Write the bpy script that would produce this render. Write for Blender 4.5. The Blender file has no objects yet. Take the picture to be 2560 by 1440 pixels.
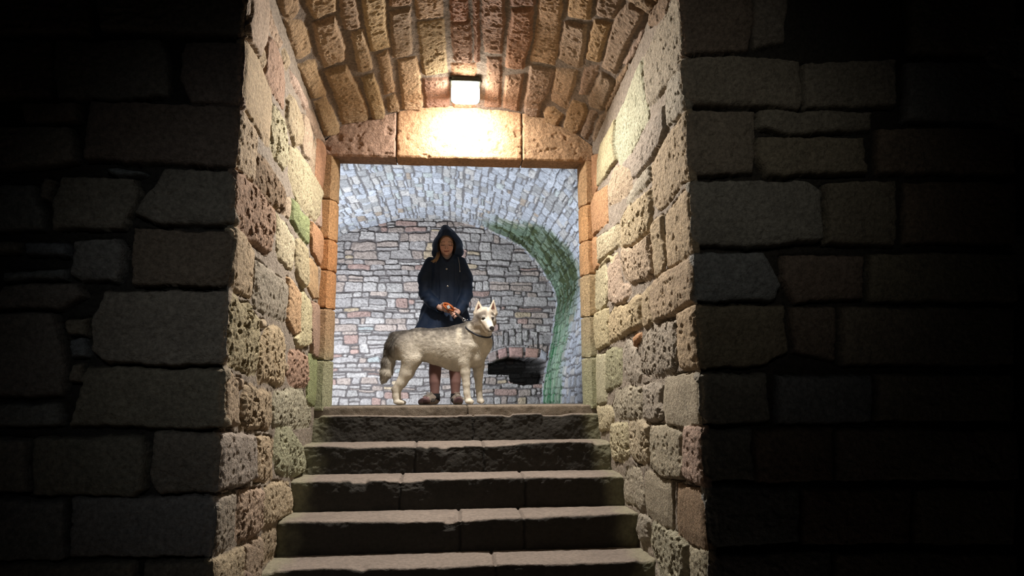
import bpy, bmesh, math
import numpy as np
from mathutils import Vector, Matrix

# ------------------------------------------------------------------ camera, world, lights, exposure
scene = bpy.context.scene
COL = scene.collection
CR = (0.99627518, -0.08596369, -0.00678299)      # camera right, up, forward in the world
CU = (-0.00717616, -0.16104135, 0.98692157)
CF = (0.08593177, 0.98319679, 0.16105839)
CC = (-0.2066, 0.0, 0.0)
FPX = 1700.0
cam_data = bpy.data.cameras.new('camera')
cam = bpy.data.objects.new('camera', cam_data)
COL.objects.link(cam)
cam_data.sensor_width = 36
cam_data.lens = 36 * FPX / 2560
cam_data.clip_start = 0.05
cam.matrix_world = Matrix(((CR[0], CU[0], -CF[0], CC[0]), (CR[1], CU[1], -CF[1], CC[1]),
                           (CR[2], CU[2], -CF[2], CC[2]), (0, 0, 0, 1)))
scene.camera = cam
vs = scene.view_settings
vs.view_transform = 'Standard'
vs.look = 'None'
vs.gamma = 1
vs.use_curve_mapping = False
vs.exposure = 0.0

world = bpy.data.worlds.new('night')
scene.world = world
world.use_nodes = True
world.node_tree.nodes['Background'].inputs[0].default_value = (0.02, 0.025, 0.035, 1)
world.node_tree.nodes['Background'].inputs[1].default_value = 0.02


def light(name, kind, loc, target, energy, color, **kw):
    d = bpy.data.lights.new(name, kind)
    d.energy = energy
    d.color = color
    for k, v in kw.items():
        setattr(d, k, v)
    o = bpy.data.objects.new(name, d)
    COL.objects.link(o)
    o.location = loc
    o.rotation_euler = (Vector(target) - Vector(loc)).to_track_quat('-Z', 'Y').to_euler()
    return o


# floodlights standing in the vaulted room, out of sight behind the door wall
light('room_flood_left', 'AREA', (-2.05, 8.6, 0.15), (-1.0, 10.6, 2.2), 190, (0.80, 0.88, 1.0), shape='RECTANGLE', size=0.5, size_y=0.3)
light('room_flood_right', 'AREA', (1.15, 6.9, 0.9), (-0.6, 10.0, 3.2), 45, (0.80, 0.89, 1.0), shape='RECTANGLE', size=0.4, size_y=0.3)
# added fill spots behind the camera, standing in for the hall's faint light
light('hall_fill_left', 'SPOT', (-0.9, -1.6, 2.2), (-0.88, 2.93, 0.42), 92, (0.84, 0.94, 1.0), spot_size=math.radians(27), spot_blend=1.0, shadow_soft_size=0.5)
light('hall_fill_right', 'SPOT', (-0.3, -1.6, 2.6), (0.82, 2.93, 1.15), 84, (0.98, 0.98, 0.90), spot_size=math.radians(27), spot_blend=1.0, shadow_soft_size=0.5)
# the beam of the floodlight under the passage vault, thrown down the stairs
light('floodlight_beam', 'AREA', (-0.131, 4.485, 2.14), (-0.16, 2.9, -0.75), 108, (1.0, .93, .84), shape='RECTANGLE', size=0.18, size_y=0.10, spread=math.radians(158))
# the same lamp's light thrown back over the lintel and through the doorway
light('floodlight_back', 'AREA', (-0.131, 4.64, 2.085), (-0.15, 6.0, 0.5), 22, (1.0, .95, .88), shape='RECTANGLE', size=0.18, size_y=0.10)
LAMP_STRENGTH = 72.0
Q = 1.0      # mesh grain (metres per cell are multiplied by this)

# ------------------------------------------------------------------ helpers


def at(px, py, Y):
    """the point at depth Y seen at pixel (px, py) of the 2560 x 1440 picture"""
    d = [CF[i] + CR[i] * (px - 1280) / FPX - CU[i] * (py - 720) / FPX for i in range(3)]
    t = Y / d[1]
    return Vector((CC[0] + d[0] * t, Y, CC[2] + d[2] * t))


class Noise:
    def __init__(self, seed):
        self.t = np.random.default_rng(seed).random((256, 256)).astype(np.float32) * 2 - 1

    def __call__(self, x, y):
        xi = np.floor(x).astype(np.int64)
        yi = np.floor(y).astype(np.int64)
        fx = x - xi
        fy = y - yi
        fx = fx * fx * (3 - 2 * fx)
        fy = fy * fy * (3 - 2 * fy)
        a = self.t[xi & 255, yi & 255]
        b = self.t[(xi + 1) & 255, yi & 255]
        c = self.t[xi & 255, (yi + 1) & 255]
        d = self.t[(xi + 1) & 255, (yi + 1) & 255]
        return (a * (1 - fx) + b * fx) * (1 - fy) + (c * (1 - fx) + d * fx) * fy


NZ = [Noise(s) for s in range(11, 19)]


def fbm(x, y, n=4, k=0):
    s = 0.0
    a = 1.0
    t = 0.0
    for i in range(n):
        s = s + a * NZ[(k + i) % 8](x + 17.3 * i, y - 9.1 * i)
        t += a
        a *= 0.55
        x = x * 2.03
        y = y * 2.03
    return s / t


def sstep(a, b, x):
    t = np.clip((x - a) / (b - a), 0, 1)
    return t * t * (3 - 2 * t)


def set_attr(me, name, arr, kind='FLOAT_COLOR'):
    at_ = me.attributes.new(name, kind, 'POINT')
    if kind == 'FLOAT_COLOR':
        a = np.ones((len(arr), 4), np.float32)
        a[:, :3] = arr
        at_.data.foreach_set('color', a.ravel())
    else:
        at_.data.foreach_set('value', np.asarray(arr, np.float32).ravel())


def raw_mesh(name, V, F, smooth=True):
    me = bpy.data.meshes.new(name)
    V = np.asarray(V, np.float32)
    F = np.asarray(F, np.int32)
    n = F.shape[1]
    me.vertices.add(len(V))
    me.vertices.foreach_set('co', V.ravel())
    me.loops.add(F.size)
    me.loops.foreach_set('vertex_index', F.ravel())
    me.polygons.add(len(F))
    me.polygons.foreach_set('loop_start', np.arange(0, F.size, n, dtype=np.int32))
    me.update(calc_edges=True)
    if smooth:
        me.polygons.foreach_set('use_smooth', np.ones(len(F), bool))
    return me


def link(name, me, mat=None, parent=None, loc=None, kind=None, label=None, cat=None, group=None):
    o = bpy.data.objects.new(name, me)
    COL.objects.link(o)
    if mat is not None and me is not None:
        me.materials.append(mat)
    if parent is not None:
        o.parent = parent
    if loc is not None:
        o.location = loc
    tag(o, kind, label, cat, group)
    return o


def tag(o, kind=None, label=None, cat=None, group=None):
    for k, v in (('kind', kind), ('label', label), ('category', cat), ('group', group)):
        if v:
            o[k] = v
    return o


def grid_mesh(name, P, col, flip=False):
    """P: (rows, cols, 3) points, col: (rows, cols, 3)"""
    r, c = P.shape[:2]
    idx = np.arange(r * c, dtype=np.int32).reshape(r, c)
    if flip:
        F = np.stack([idx[:-1, :-1], idx[1:, :-1], idx[1:, 1:], idx[:-1, 1:]], -1).reshape(-1, 4)
    else:
        F = np.stack([idx[:-1, :-1], idx[:-1, 1:], idx[1:, 1:], idx[1:, :-1]], -1).reshape(-1, 4)
    me = raw_mesh(name, P.reshape(-1, 3), F)
    set_attr(me, 'Col', col.reshape(-1, 3))
    return me


def bm_mesh(name, bm, smooth=True):
    me = bpy.data.meshes.new(name)
    bmesh.ops.recalc_face_normals(bm, faces=bm.faces)
    bm.to_mesh(me)
    bm.free()
    if smooth:
        me.polygons.foreach_set('use_smooth', np.ones(len(me.polygons), bool))
    return me


def box_bm(bm, lo, hi, bevel=0.0, seg=2):
    r = bmesh.ops.create_cube(bm, size=1)
    for v in r['verts']:
        v.co = Vector([lo[i] + (v.co[i] + 0.5) * (hi[i] - lo[i]) for i in range(3)])
    if bevel:
        es = list({e for v in r['verts'] for e in v.link_edges})
        bmesh.ops.bevel(bm, geom=es, offset=bevel, segments=seg, affect='EDGES', profile=0.5)


def tube_mesh(name, pts, rad, seg=8, closed=False):
    pts = [Vector(p) for p in pts]
    n = len(pts)
    rad = rad if isinstance(rad, (list, tuple)) else [rad] * n
    V = []
    up = Vector((0.13, 0.31, 0.94))
    for i, p in enumerate(pts):
        if closed:
            t = pts[(i + 1) % n] - pts[i - 1]
        else:
            t = pts[min(i + 1, n - 1)] - pts[max(i - 1, 0)]
        t.normalize()
        a = t.cross(up).normalized()
        b = t.cross(a)
        for j in range(seg):
            w = 2 * math.pi * j / seg
            V.append(p + (a * math.cos(w) + b * math.sin(w)) * rad[i])
    F = []
    m = n if closed else n - 1
    for i in range(m):
        for j in range(seg):
            F.append((i * seg + j, i * seg + (j + 1) % seg, ((i + 1) % n) * seg + (j + 1) % seg, ((i + 1) % n) * seg + j))
    if not closed:
        c0, c1 = len(V), len(V) + 1
        V += [pts[0], pts[-1]]
        for j in range(seg):
            F.append((c0, (j + 1) % seg, j, j))
            F.append((c1, (n - 1) * seg + j, (n - 1) * seg + (j + 1) % seg, (n - 1) * seg + (j + 1) % seg))
    me = bpy.data.meshes.new(name)
    me.from_pydata([tuple(v) for v in V], [], [tuple(dict.fromkeys(f)) for f in F])
    me.polygons.foreach_set('use_smooth', np.ones(len(me.polygons), bool))
    return me

# ------------------------------------------------------------------ materials


def mat_simple(name, color, rough=0.6, metal=0.0, noise=0.0, scale=40, bump=0.0, bscale=200, attr=None, sheen=0.0, ridge=0.0, rscale=60, emit=None, spec=0.5, coat=0.0):
    m = bpy.data.materials.new(name)
    m.use_nodes = True
    nt = m.node_tree
    b = nt.nodes['Principled BSDF']
    b.inputs['Roughness'].default_value = rough
    b.inputs['Metallic'].default_value = metal
    b.inputs['Specular IOR Level'].default_value = spec
    if coat:
        b.inputs['Coat Weight'].default_value = coat
        b.inputs['Coat Roughness'].default_value = 0.3
    if sheen:
        b.inputs['Sheen Weight'].default_value = sheen
    tc = nt.nodes.new('ShaderNodeTexCoord')
    if attr:
        a = nt.nodes.new('ShaderNodeAttribute')
        a.attribute_name = attr
        src = a.outputs['Color']
    else:
        a = nt.nodes.new('ShaderNodeRGB')
        a.outputs[0].default_value = (*color, 1)
        src = a.outputs[0]
    if noise:
        n = nt.nodes.new('ShaderNodeTexNoise')
        n.inputs['Scale'].default_value = scale
        n.inputs['Detail'].default_value = 5
        n.inputs['Roughness'].default_value = 0.65
        nt.links.new(tc.outputs['Object'], n.inputs['Vector'])
        mr = nt.nodes.new('ShaderNodeMapRange')
        mr.inputs['From Min'].default_value = 0.3
        mr.inputs['From Max'].default_value = 0.7
        mr.inputs['To Min'].default_value = 1 - noise
        mr.inputs['To Max'].default_value = 1 + noise
        nt.links.new(n.outputs['Fac'], mr.inputs['Value'])
        mx = nt.nodes.new('ShaderNodeVectorMath')
        mx.operation = 'SCALE'
        nt.links.new(src, mx.inputs[0])
        nt.links.new(mr.outputs[0], mx.inputs['Scale'])
        src = mx.outputs[0]
    nt.links.new(src, b.inputs['Base Color'])
    if bump:
        n = nt.nodes.new('ShaderNodeTexNoise')
        n.inputs['Scale'].default_value = bscale
        n.inputs['Detail'].default_value = 4
        n.inputs['Roughness'].default_value = 0.7
        nt.links.new(tc.outputs['Object'], n.inputs['Vector'])
        bp = nt.nodes.new('ShaderNodeBump')
        bp.inputs['Distance'].default_value = bump
        bp.inputs['Strength'].default_value = 1.0
        hgt = n.outputs['Fac']
        if ridge:
            r = nt.nodes.new('ShaderNodeTexNoise')
            r.noise_type = 'RIDGED_MULTIFRACTAL'
            r.inputs['Scale'].default_value = rscale
            r.inputs['Detail'].default_value = 3
            r.inputs['Roughness'].default_value = .55
            r.inputs['Offset'].default_value = .8
            r.inputs['Gain'].default_value = 1.6
            r.inputs['Distortion'].default_value = .6
            nt.links.new(tc.outputs['Object'], r.inputs['Vector'])
            ma = nt.nodes.new('ShaderNodeMath')
            ma.operation = 'MULTIPLY_ADD'
            ma.inputs[1].default_value = ridge
            nt.links.new(r.outputs['Fac'], ma.inputs[0])
            nt.links.new(hgt, ma.inputs[2])
            hgt = ma.outputs[0]
        nt.links.new(hgt, bp.inputs['Height'])
        nt.links.new(bp.outputs[0], b.inputs['Normal'])
    if emit:
        b.inputs['Emission Color'].default_value = (*emit[0], 1)
        b.inputs['Emission Strength'].default_value = emit[1]
    return m


M_STONE = mat_simple('sandstone', None, 0.9, noise=0.38, scale=55, bump=0.012, bscale=85, attr='Col', spec=0.25)
M_ROOM = mat_simple('rubble_stone', None, 0.9, noise=0.35, scale=28, bump=0.02, bscale=42, attr='Col', spec=0.2)
M_STEP = mat_simple('worn_step_stone', None, 0.8, noise=0.25, scale=45, bump=0.005, bscale=110, attr='Col', spec=0.3)
M_TREAD = M_STEP

PAL = {'T': (.42, .32, .205), 'O': (.50, .26, .125), 'R': (.36, .23, .16), 'Y': (.455, .385, .235), 'P': (.43, .31, .225),
       'B': (.27, .18, .11), 'N': (.345, .295, .225), 'G': (.25, .28, .13), 'K': (.44, .42, .28), 'M': (.36, .34, .22), 'A': (.48, .31, .15)}
PAL = {k_: tuple(np.array(v_) * .88 + .12 * np.mean(v_)) for k_, v_ in PAL.items()}
MORTAR = np.array((.285, .24, .195))


def parse(s):
    out = []
    for item in s.split(';'):
        t, p = item.split(':')
        out.append((t, np.array([[float(a) for a in q.split(',')] for q in p.split()])))
    return out


def poly_sd(pts, X, Y):
    """signed distance, positive inside"""
    d2 = np.full(X.shape, 1e9)
    ins = np.zeros(X.shape, bool)
    n = len(pts)
    for i in range(n):
        ax, ay = pts[i]
        bx, by = pts[(i + 1) % n]
        ex, ey = bx - ax, by - ay
        L = ex * ex + ey * ey + 1e-12
        t = np.clip(((X - ax) * ex + (Y - ay) * ey) / L, 0, 1)
        d2 = np.minimum(d2, (X - ax - t * ex) ** 2 + (Y - ay - t * ey) ** 2)
        c = ((ay > Y) != (by > Y)) & (X < (bx - ax) * (Y - ay) / (by - ay + 1e-12) + ax)
        ins ^= c
    d = np.sqrt(d2)
    return np.where(ins, d, -d)


def masonry(us, vs_, stones, rng, mortar=MORTAR, warp=0.010, grow=0.004, deep=0.03, pal=None, crack=0.0, pillow=.010):
    """height and colour fields of traced stones on the regular grid us x vs_"""
    U, V = np.meshgrid(us, vs_)
    Uw = U + warp * fbm(U * 9, V * 9, 3, 0) + warp * 0.5 * fbm(U * 40, V * 40, 2, 2)
    Vw = V + warp * fbm(U * 9 + 50, V * 9, 3, 3) + warp * 0.5 * fbm(U * 40, V * 40 + 9, 2, 5)
    H = np.full(U.shape, -deep) + 0.006 * fbm(U * 25, V * 25, 4, 1)
    C = np.empty(U.shape + (3,), np.float32)
    C[:] = mortar
    best = np.zeros(U.shape)
    f1 = fbm(U * 30, V * 30, 4, 2)
    f2 = fbm(U * 75, V * 75, 3, 4)
    f3 = fbm(U * 7, V * 7, 3, 6)
    pit = sstep(0.12, 0.5, f1)
    for t, pts in stones:
        lo = pts.min(0) - 0.04
        hi = pts.max(0) + 0.04
        i0, i1 = np.searchsorted(us, (lo[0], hi[0]))
        j0, j1 = np.searchsorted(vs_, (lo[1], hi[1]))
        if i1 - i0 < 2 or j1 - j0 < 2:
            continue
        sl = (slice(j0, j1), slice(i0, i1))
        d = poly_sd(pts, Uw[sl], Vw[sl]) + grow
        rg = int(t[1]) if len(t) > 1 else 1
        base = np.array(pal(t, pts, rng) if pal else PAL[t[0]])
        base = base * (1 + rng.uniform(-.1, .1)) * np.array((1, 1 + rng.uniform(-.03, .03), 1 + rng.uniform(-.06, .06)))
        off = rng.uniform(-.008, .008)
        tx, ty = rng.uniform(-.04, .04, 2)
        ce = pts.mean(0)
        prof = sstep(0, (.012, .022, .03)[rg], d)
        top = off + tx * (U[sl] - ce[0]) + ty * (V[sl] - ce[1])
        if rg == 0:
            top = top + .002 * f1[sl] + .001 * f2[sl] + .003 * f3[sl]
        elif rg == 1:
            top = top + .005 * f1[sl] + .003 * f2[sl] - .010 * pit[sl] + .006 * f3[sl]
        else:
            top = top + .008 * f1[sl] + .005 * f2[sl] - .030 * pit[sl] + .010 * f3[sl]
        top = top + pillow * np.minimum(d / 0.06, 1)
        h = H[sl] * (1 - prof) + top * prof
        if crack:
            h = h - crack * (1 - sstep(.002, .010, np.abs(d - .002))) * sstep(-.05, .25, f3[sl] + .5 * f1[sl])
        m = d > best[sl]
        H[sl] = np.where(m & (d > 0), h, H[sl])
        w = sstep(-.002, .006, d)[..., None] * m[..., None]
        var = (1 + .13 * f3[sl] + .10 * f1[sl])[..., None]
        C[sl] = C[sl] * (1 - w) + (base * var) * w
        best[sl] = np.where(m, np.maximum(d, best[sl]), best[sl])
    if crack:
        return U, V, H, np.clip(C, .01, .9), best
    return U, V, H, np.clip(C, .01, .9)


def rubble(U, V, rng, rowh, length, warp=.02, fine=1.0):
    """coursed rubble: d = distance to the nearest joint, and a stone id"""
    Vw = V + warp * fbm(U * 1.3, V * 1.3, 2, 0) + .018 * fbm(U * 7 * fine, V * 9 * fine, 3, 3)
    Uw = U + warp * .6 * fbm(U * 2 + 7, V * 3, 2, 2) + .030 * fbm(U * 8 * fine + 3, V * 8 * fine, 3, 4)
    lo, hi = Vw.min() - .2, Vw.max() + .2
    rows = [lo]
    while rows[-1] < hi:
        rows.append(rows[-1] + rng.uniform(*rowh))
    rows = np.array(rows)
    R = np.searchsorted(rows, Vw) - 1
    d = np.zeros(U.shape)
    ids = np.zeros(U.shape, np.int64)
    nid = 0
    ulo, uhi = Uw.min() - .3, Uw.max() + .3
    for r in range(len(rows) - 1):
        m = R == r
        cuts = [ulo - rng.uniform(0, .2)]
        while cuts[-1] < uhi:
            cuts.append(cuts[-1] + rng.uniform(*length) * (1 if rng.random() > .15 else .4))
        cuts = np.array(cuts)
        if not m.any():
            continue
        u = Uw[m]
        v = Vw[m]
        c = np.clip(np.searchsorted(cuts, u) - 1, 0, len(cuts) - 2)
        sp = np.where(rng.random(len(cuts)) < .22, rng.uniform(.3, .7, len(cuts)), -1)[c]
        jig = rng.uniform(-.016, .016, len(cuts))
        h = rows[r + 1] - rows[r]
        v0 = rows[r] + jig[c]
        v1 = rows[r + 1] + jig[c]
        vm = v0 + sp * h
        up = (v > vm) & (sp > 0)
        dv = np.where(sp > 0, np.where(up, np.minimum(v - vm, v1 - v), np.minimum(v - v0, vm - v)), np.minimum(v - v0, v1 - v))
        du = np.minimum(u - cuts[c], cuts[c + 1] - u)
        q = .035
        dd = q - np.hypot(np.maximum(q - du, 0), np.maximum(q - dv, 0))
        dd = np.where((du > q) & (dv > q), np.minimum(du, dv), dd)
        d[m] = dd
        ids[m] = nid + c * 2 + up
        nid += 2 * len(cuts) + 2
    return d, ids, nid
SL='P0:2.975,1.856 3.213,2.007 3.265,1.941 3.265,1.843 3.241,1.765 3.155,1.639 2.993,1.637 2.988,1.708 3.001,1.766;T1:3.175,1.723 3.26,1.721 3.278,1.677 3.233,1.617 3.157,1.629;P1:3.25,1.965 3.316,1.989 3.406,1.953 3.588,1.946 3.529,1.89 3.379,1.88 3.293,1.898;T1:3.596,1.903 3.66,1.943 3.752,1.925 3.702,1.856 3.631,1.849;R1:3.268,1.779 3.344,1.844 3.469,1.857 3.609,1.838 3.684,1.763 3.701,1.621 3.565,1.601 3.415,1.593 3.27,1.62 3.28,1.667;T0:2.992,1.602 3.123,1.622 3.253,1.611 3.415,1.593 3.462,1.515 3.436,1.383 3.441,1.308 3.376,1.283 3.151,1.301 2.971,1.305 2.986,1.389 2.971,1.502;Y2:3.449,1.526 3.575,1.548 3.717,1.539 3.786,1.442 3.832,1.339 3.758,1.278 3.563,1.277 3.45,1.312 3.445,1.441;T1:3.737,1.686 3.824,1.757 3.96,1.756 4.104,1.755 4.179,1.687 4.14,1.579 3.983,1.506 3.844,1.532 3.748,1.57;T0:4.16,1.779 4.28,1.81 4.424,1.759 4.438,1.694 4.381,1.562 4.194,1.54 4.14,1.579;P1:3.772,1.886 3.902,1.901 4.071,1.918 4.256,1.924 4.362,1.895 4.208,1.847 4.053,1.857 3.913,1.849 3.807,1.841;P0:4.264,1.886 4.494,1.931 4.766,1.905 4.952,1.91 4.629,1.813 4.445,1.825 4.291,1.836;O0:4.629,1.813 4.858,1.857 5.117,1.869 5.11,1.689 4.892,1.502 4.652,1.529 4.618,1.691;T1:4.414,1.643 4.595,1.799 4.633,1.53 4.437,1.533;T1:2.96,1.281 3.055,1.28 3.177,1.256 3.194,1.213 3.205,1.027 3.106,1.014 2.981,1.019 2.975,1.128;B2:3.227,1.18 3.373,1.197 3.558,1.192 3.767,1.176 3.806,1.042 3.682,1.013 3.552,1.009 3.317,1.002 3.224,1.018 3.217,1.096;Y1:3.847,1.454 4.094,1.516 4.34,1.52 4.655,1.515 4.895,1.488 4.828,1.423 4.802,1.267 4.677,1.234 4.405,1.208 4.1,1.206 3.982,1.244 3.867,1.292;R2:2.961,1.003 3.076,1.004 3.225,1.014 3.412,1 3.556,0.989 3.569,0.873 3.503,0.741 3.408,0.731 3.227,0.735 3.064,0.748 2.965,0.759 2.961,0.893;Y1:3.557,0.984 3.657,0.973 3.667,0.92 3.598,0.886 3.571,0.917;Y1:3.68,0.968 3.828,0.99 4.04,0.96 4.075,0.919 4.052,0.768 3.925,0.756 3.731,0.773 3.674,0.833;G1:3.971,1.167 4.104,1.188 4.226,1.165 4.378,1.181 4.491,1.191 4.496,1.09 4.477,1.018 4.318,1.014 4.109,1.026 3.969,1.045;T1:3.799,1.133 3.945,1.165 3.95,1.076 3.917,1.043 3.817,1.045;P0:4.776,1.392 4.904,1.445 4.924,1.255 4.831,1.224 4.715,1.23;O0:4.512,1.176 4.761,1.191 5.042,1.193 5.066,0.978 4.886,0.965 4.586,0.987 4.512,1.094;Y1:4.136,0.964 4.261,0.994 4.42,0.978 4.481,0.764 4.381,0.708 4.196,0.74 4.126,0.875;T1:2.941,0.7 2.963,0.732 3.066,0.735 3.18,0.719 3.236,0.693 3.26,0.482 3.141,0.469 3.013,0.472 2.954,0.523;N1:3.292,0.671 3.458,0.67 3.664,0.661 3.92,0.656 3.949,0.637 3.937,0.451 3.753,0.436 3.523,0.439 3.301,0.445 3.285,0.529;A1:3.949,0.702 4.093,0.697 4.269,0.665 4.336,0.41 4.181,0.401 3.988,0.446;A0:4.53,0.928 4.666,0.942 4.853,0.936 4.899,0.72 4.716,0.7 4.535,0.74;P0:4.892,0.937 5.049,0.96 5.051,0.758 4.937,0.726;Y1:4.299,0.663 4.415,0.694 4.584,0.667 4.663,0.617 4.645,0.372 4.428,0.329 4.249,0.34 4.214,0.374 4.319,0.42 4.331,0.509;R0:4.689,0.661 4.987,0.675 5.038,0.623 5.045,0.404 4.911,0.301 4.727,0.31 4.657,0.48;G0:4.676,0.307 4.991,0.285 5.048,0.016 4.945,-0.039 4.657,-0.004 4.625,0.146;Y2:2.92,0.448 3.016,0.454 3.111,0.424 3.234,0.445 3.308,0.412 3.363,0.4 3.42,0.244 3.415,0.133 3.297,0.124 3.136,0.14 3.004,0.151 2.941,0.198 2.941,0.303 2.941,0.409;T2:3.559,0.356 3.718,0.394 3.877,0.388 3.935,0.338 3.987,0.205 3.996,0.098 3.825,0.078 3.61,0.099 3.459,0.091 3.428,0.206 3.459,0.277 3.489,0.319;T1:3.419,0.387 3.511,0.402 3.518,0.367 3.426,0.353;R2:4.122,0.294 4.285,0.306 4.532,0.285 4.625,0.146 4.604,0.093 4.448,0.084 4.136,0.096 4.047,0.151 4.079,0.245;T1:3.987,0.205 4.074,0.21 4.045,0.162 4.006,0.172;T1:2.91,0.122 3.011,0.117 3.087,0.09 3.138,-0.1 2.934,-0.101 2.925,0.012;T2:3.243,0.067 3.34,0.073 3.431,0.051 3.541,0.053 3.736,0.035 3.761,-0.091 3.72,-0.151 3.578,-0.135 3.217,-0.121 3.176,-0.067 3.191,0.013;M2:3.788,0.04 4.018,0.048 4.22,0.074 4.515,0.06 4.693,-0.017 4.838,-0.052 4.828,-0.173 4.382,-0.168 4.008,-0.142 3.779,-0.128 3.748,-0.028;T1:3.114,0.099 3.168,0.092 3.168,0.052 3.13,0.052;N1:2.915,-0.136 3.073,-0.136 3.147,-0.148 3.385,-0.16 3.425,-0.232 3.451,-0.365 3.314,-0.381 3.161,-0.371 3.047,-0.355 2.934,-0.363 2.899,-0.343 2.918,-0.283 2.922,-0.204;T2:3.456,-0.168 3.707,-0.186 3.839,-0.215 3.839,-0.324 3.835,-0.412 3.631,-0.404 3.499,-0.384 3.463,-0.291 3.464,-0.207;M2:3.855,-0.184 3.868,-0.136 4.185,-0.148 4.365,-0.227 4.524,-0.286 4.606,-0.379 4.621,-0.456 4.413,-0.459 4.164,-0.426 3.918,-0.39 3.856,-0.3;N1:2.901,-0.382 2.988,-0.386 3.181,-0.399 3.213,-0.526 3.222,-0.612 3.071,-0.618 2.92,-0.61 2.902,-0.511;P2:3.241,-0.407 3.401,-0.414 3.639,-0.444 3.646,-0.479 3.636,-0.574 3.639,-0.637 3.496,-0.639 3.284,-0.624 3.235,-0.606 3.227,-0.486;T2:3.697,-0.442 3.884,-0.439 4.225,-0.473 4.297,-0.568 4.318,-0.674 4.062,-0.649 3.841,-0.653 3.677,-0.634 3.656,-0.529;T1:2.928,-0.619 3.049,-0.637 3.337,-0.661 3.361,-0.787 3.393,-0.994 2.974,-0.889 2.935,-0.684;T1:3.368,-0.663 3.468,-0.67 3.463,-0.646 3.648,-0.682 3.671,-0.796 3.645,-0.856 3.645,-1.042 3.433,-0.997 3.382,-0.775;T2:3.685,-0.674 3.844,-0.669 3.978,-0.688 3.999,-0.791 3.985,-0.835 3.713,-0.82 3.68,-0.798 3.671,-0.7'
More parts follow.
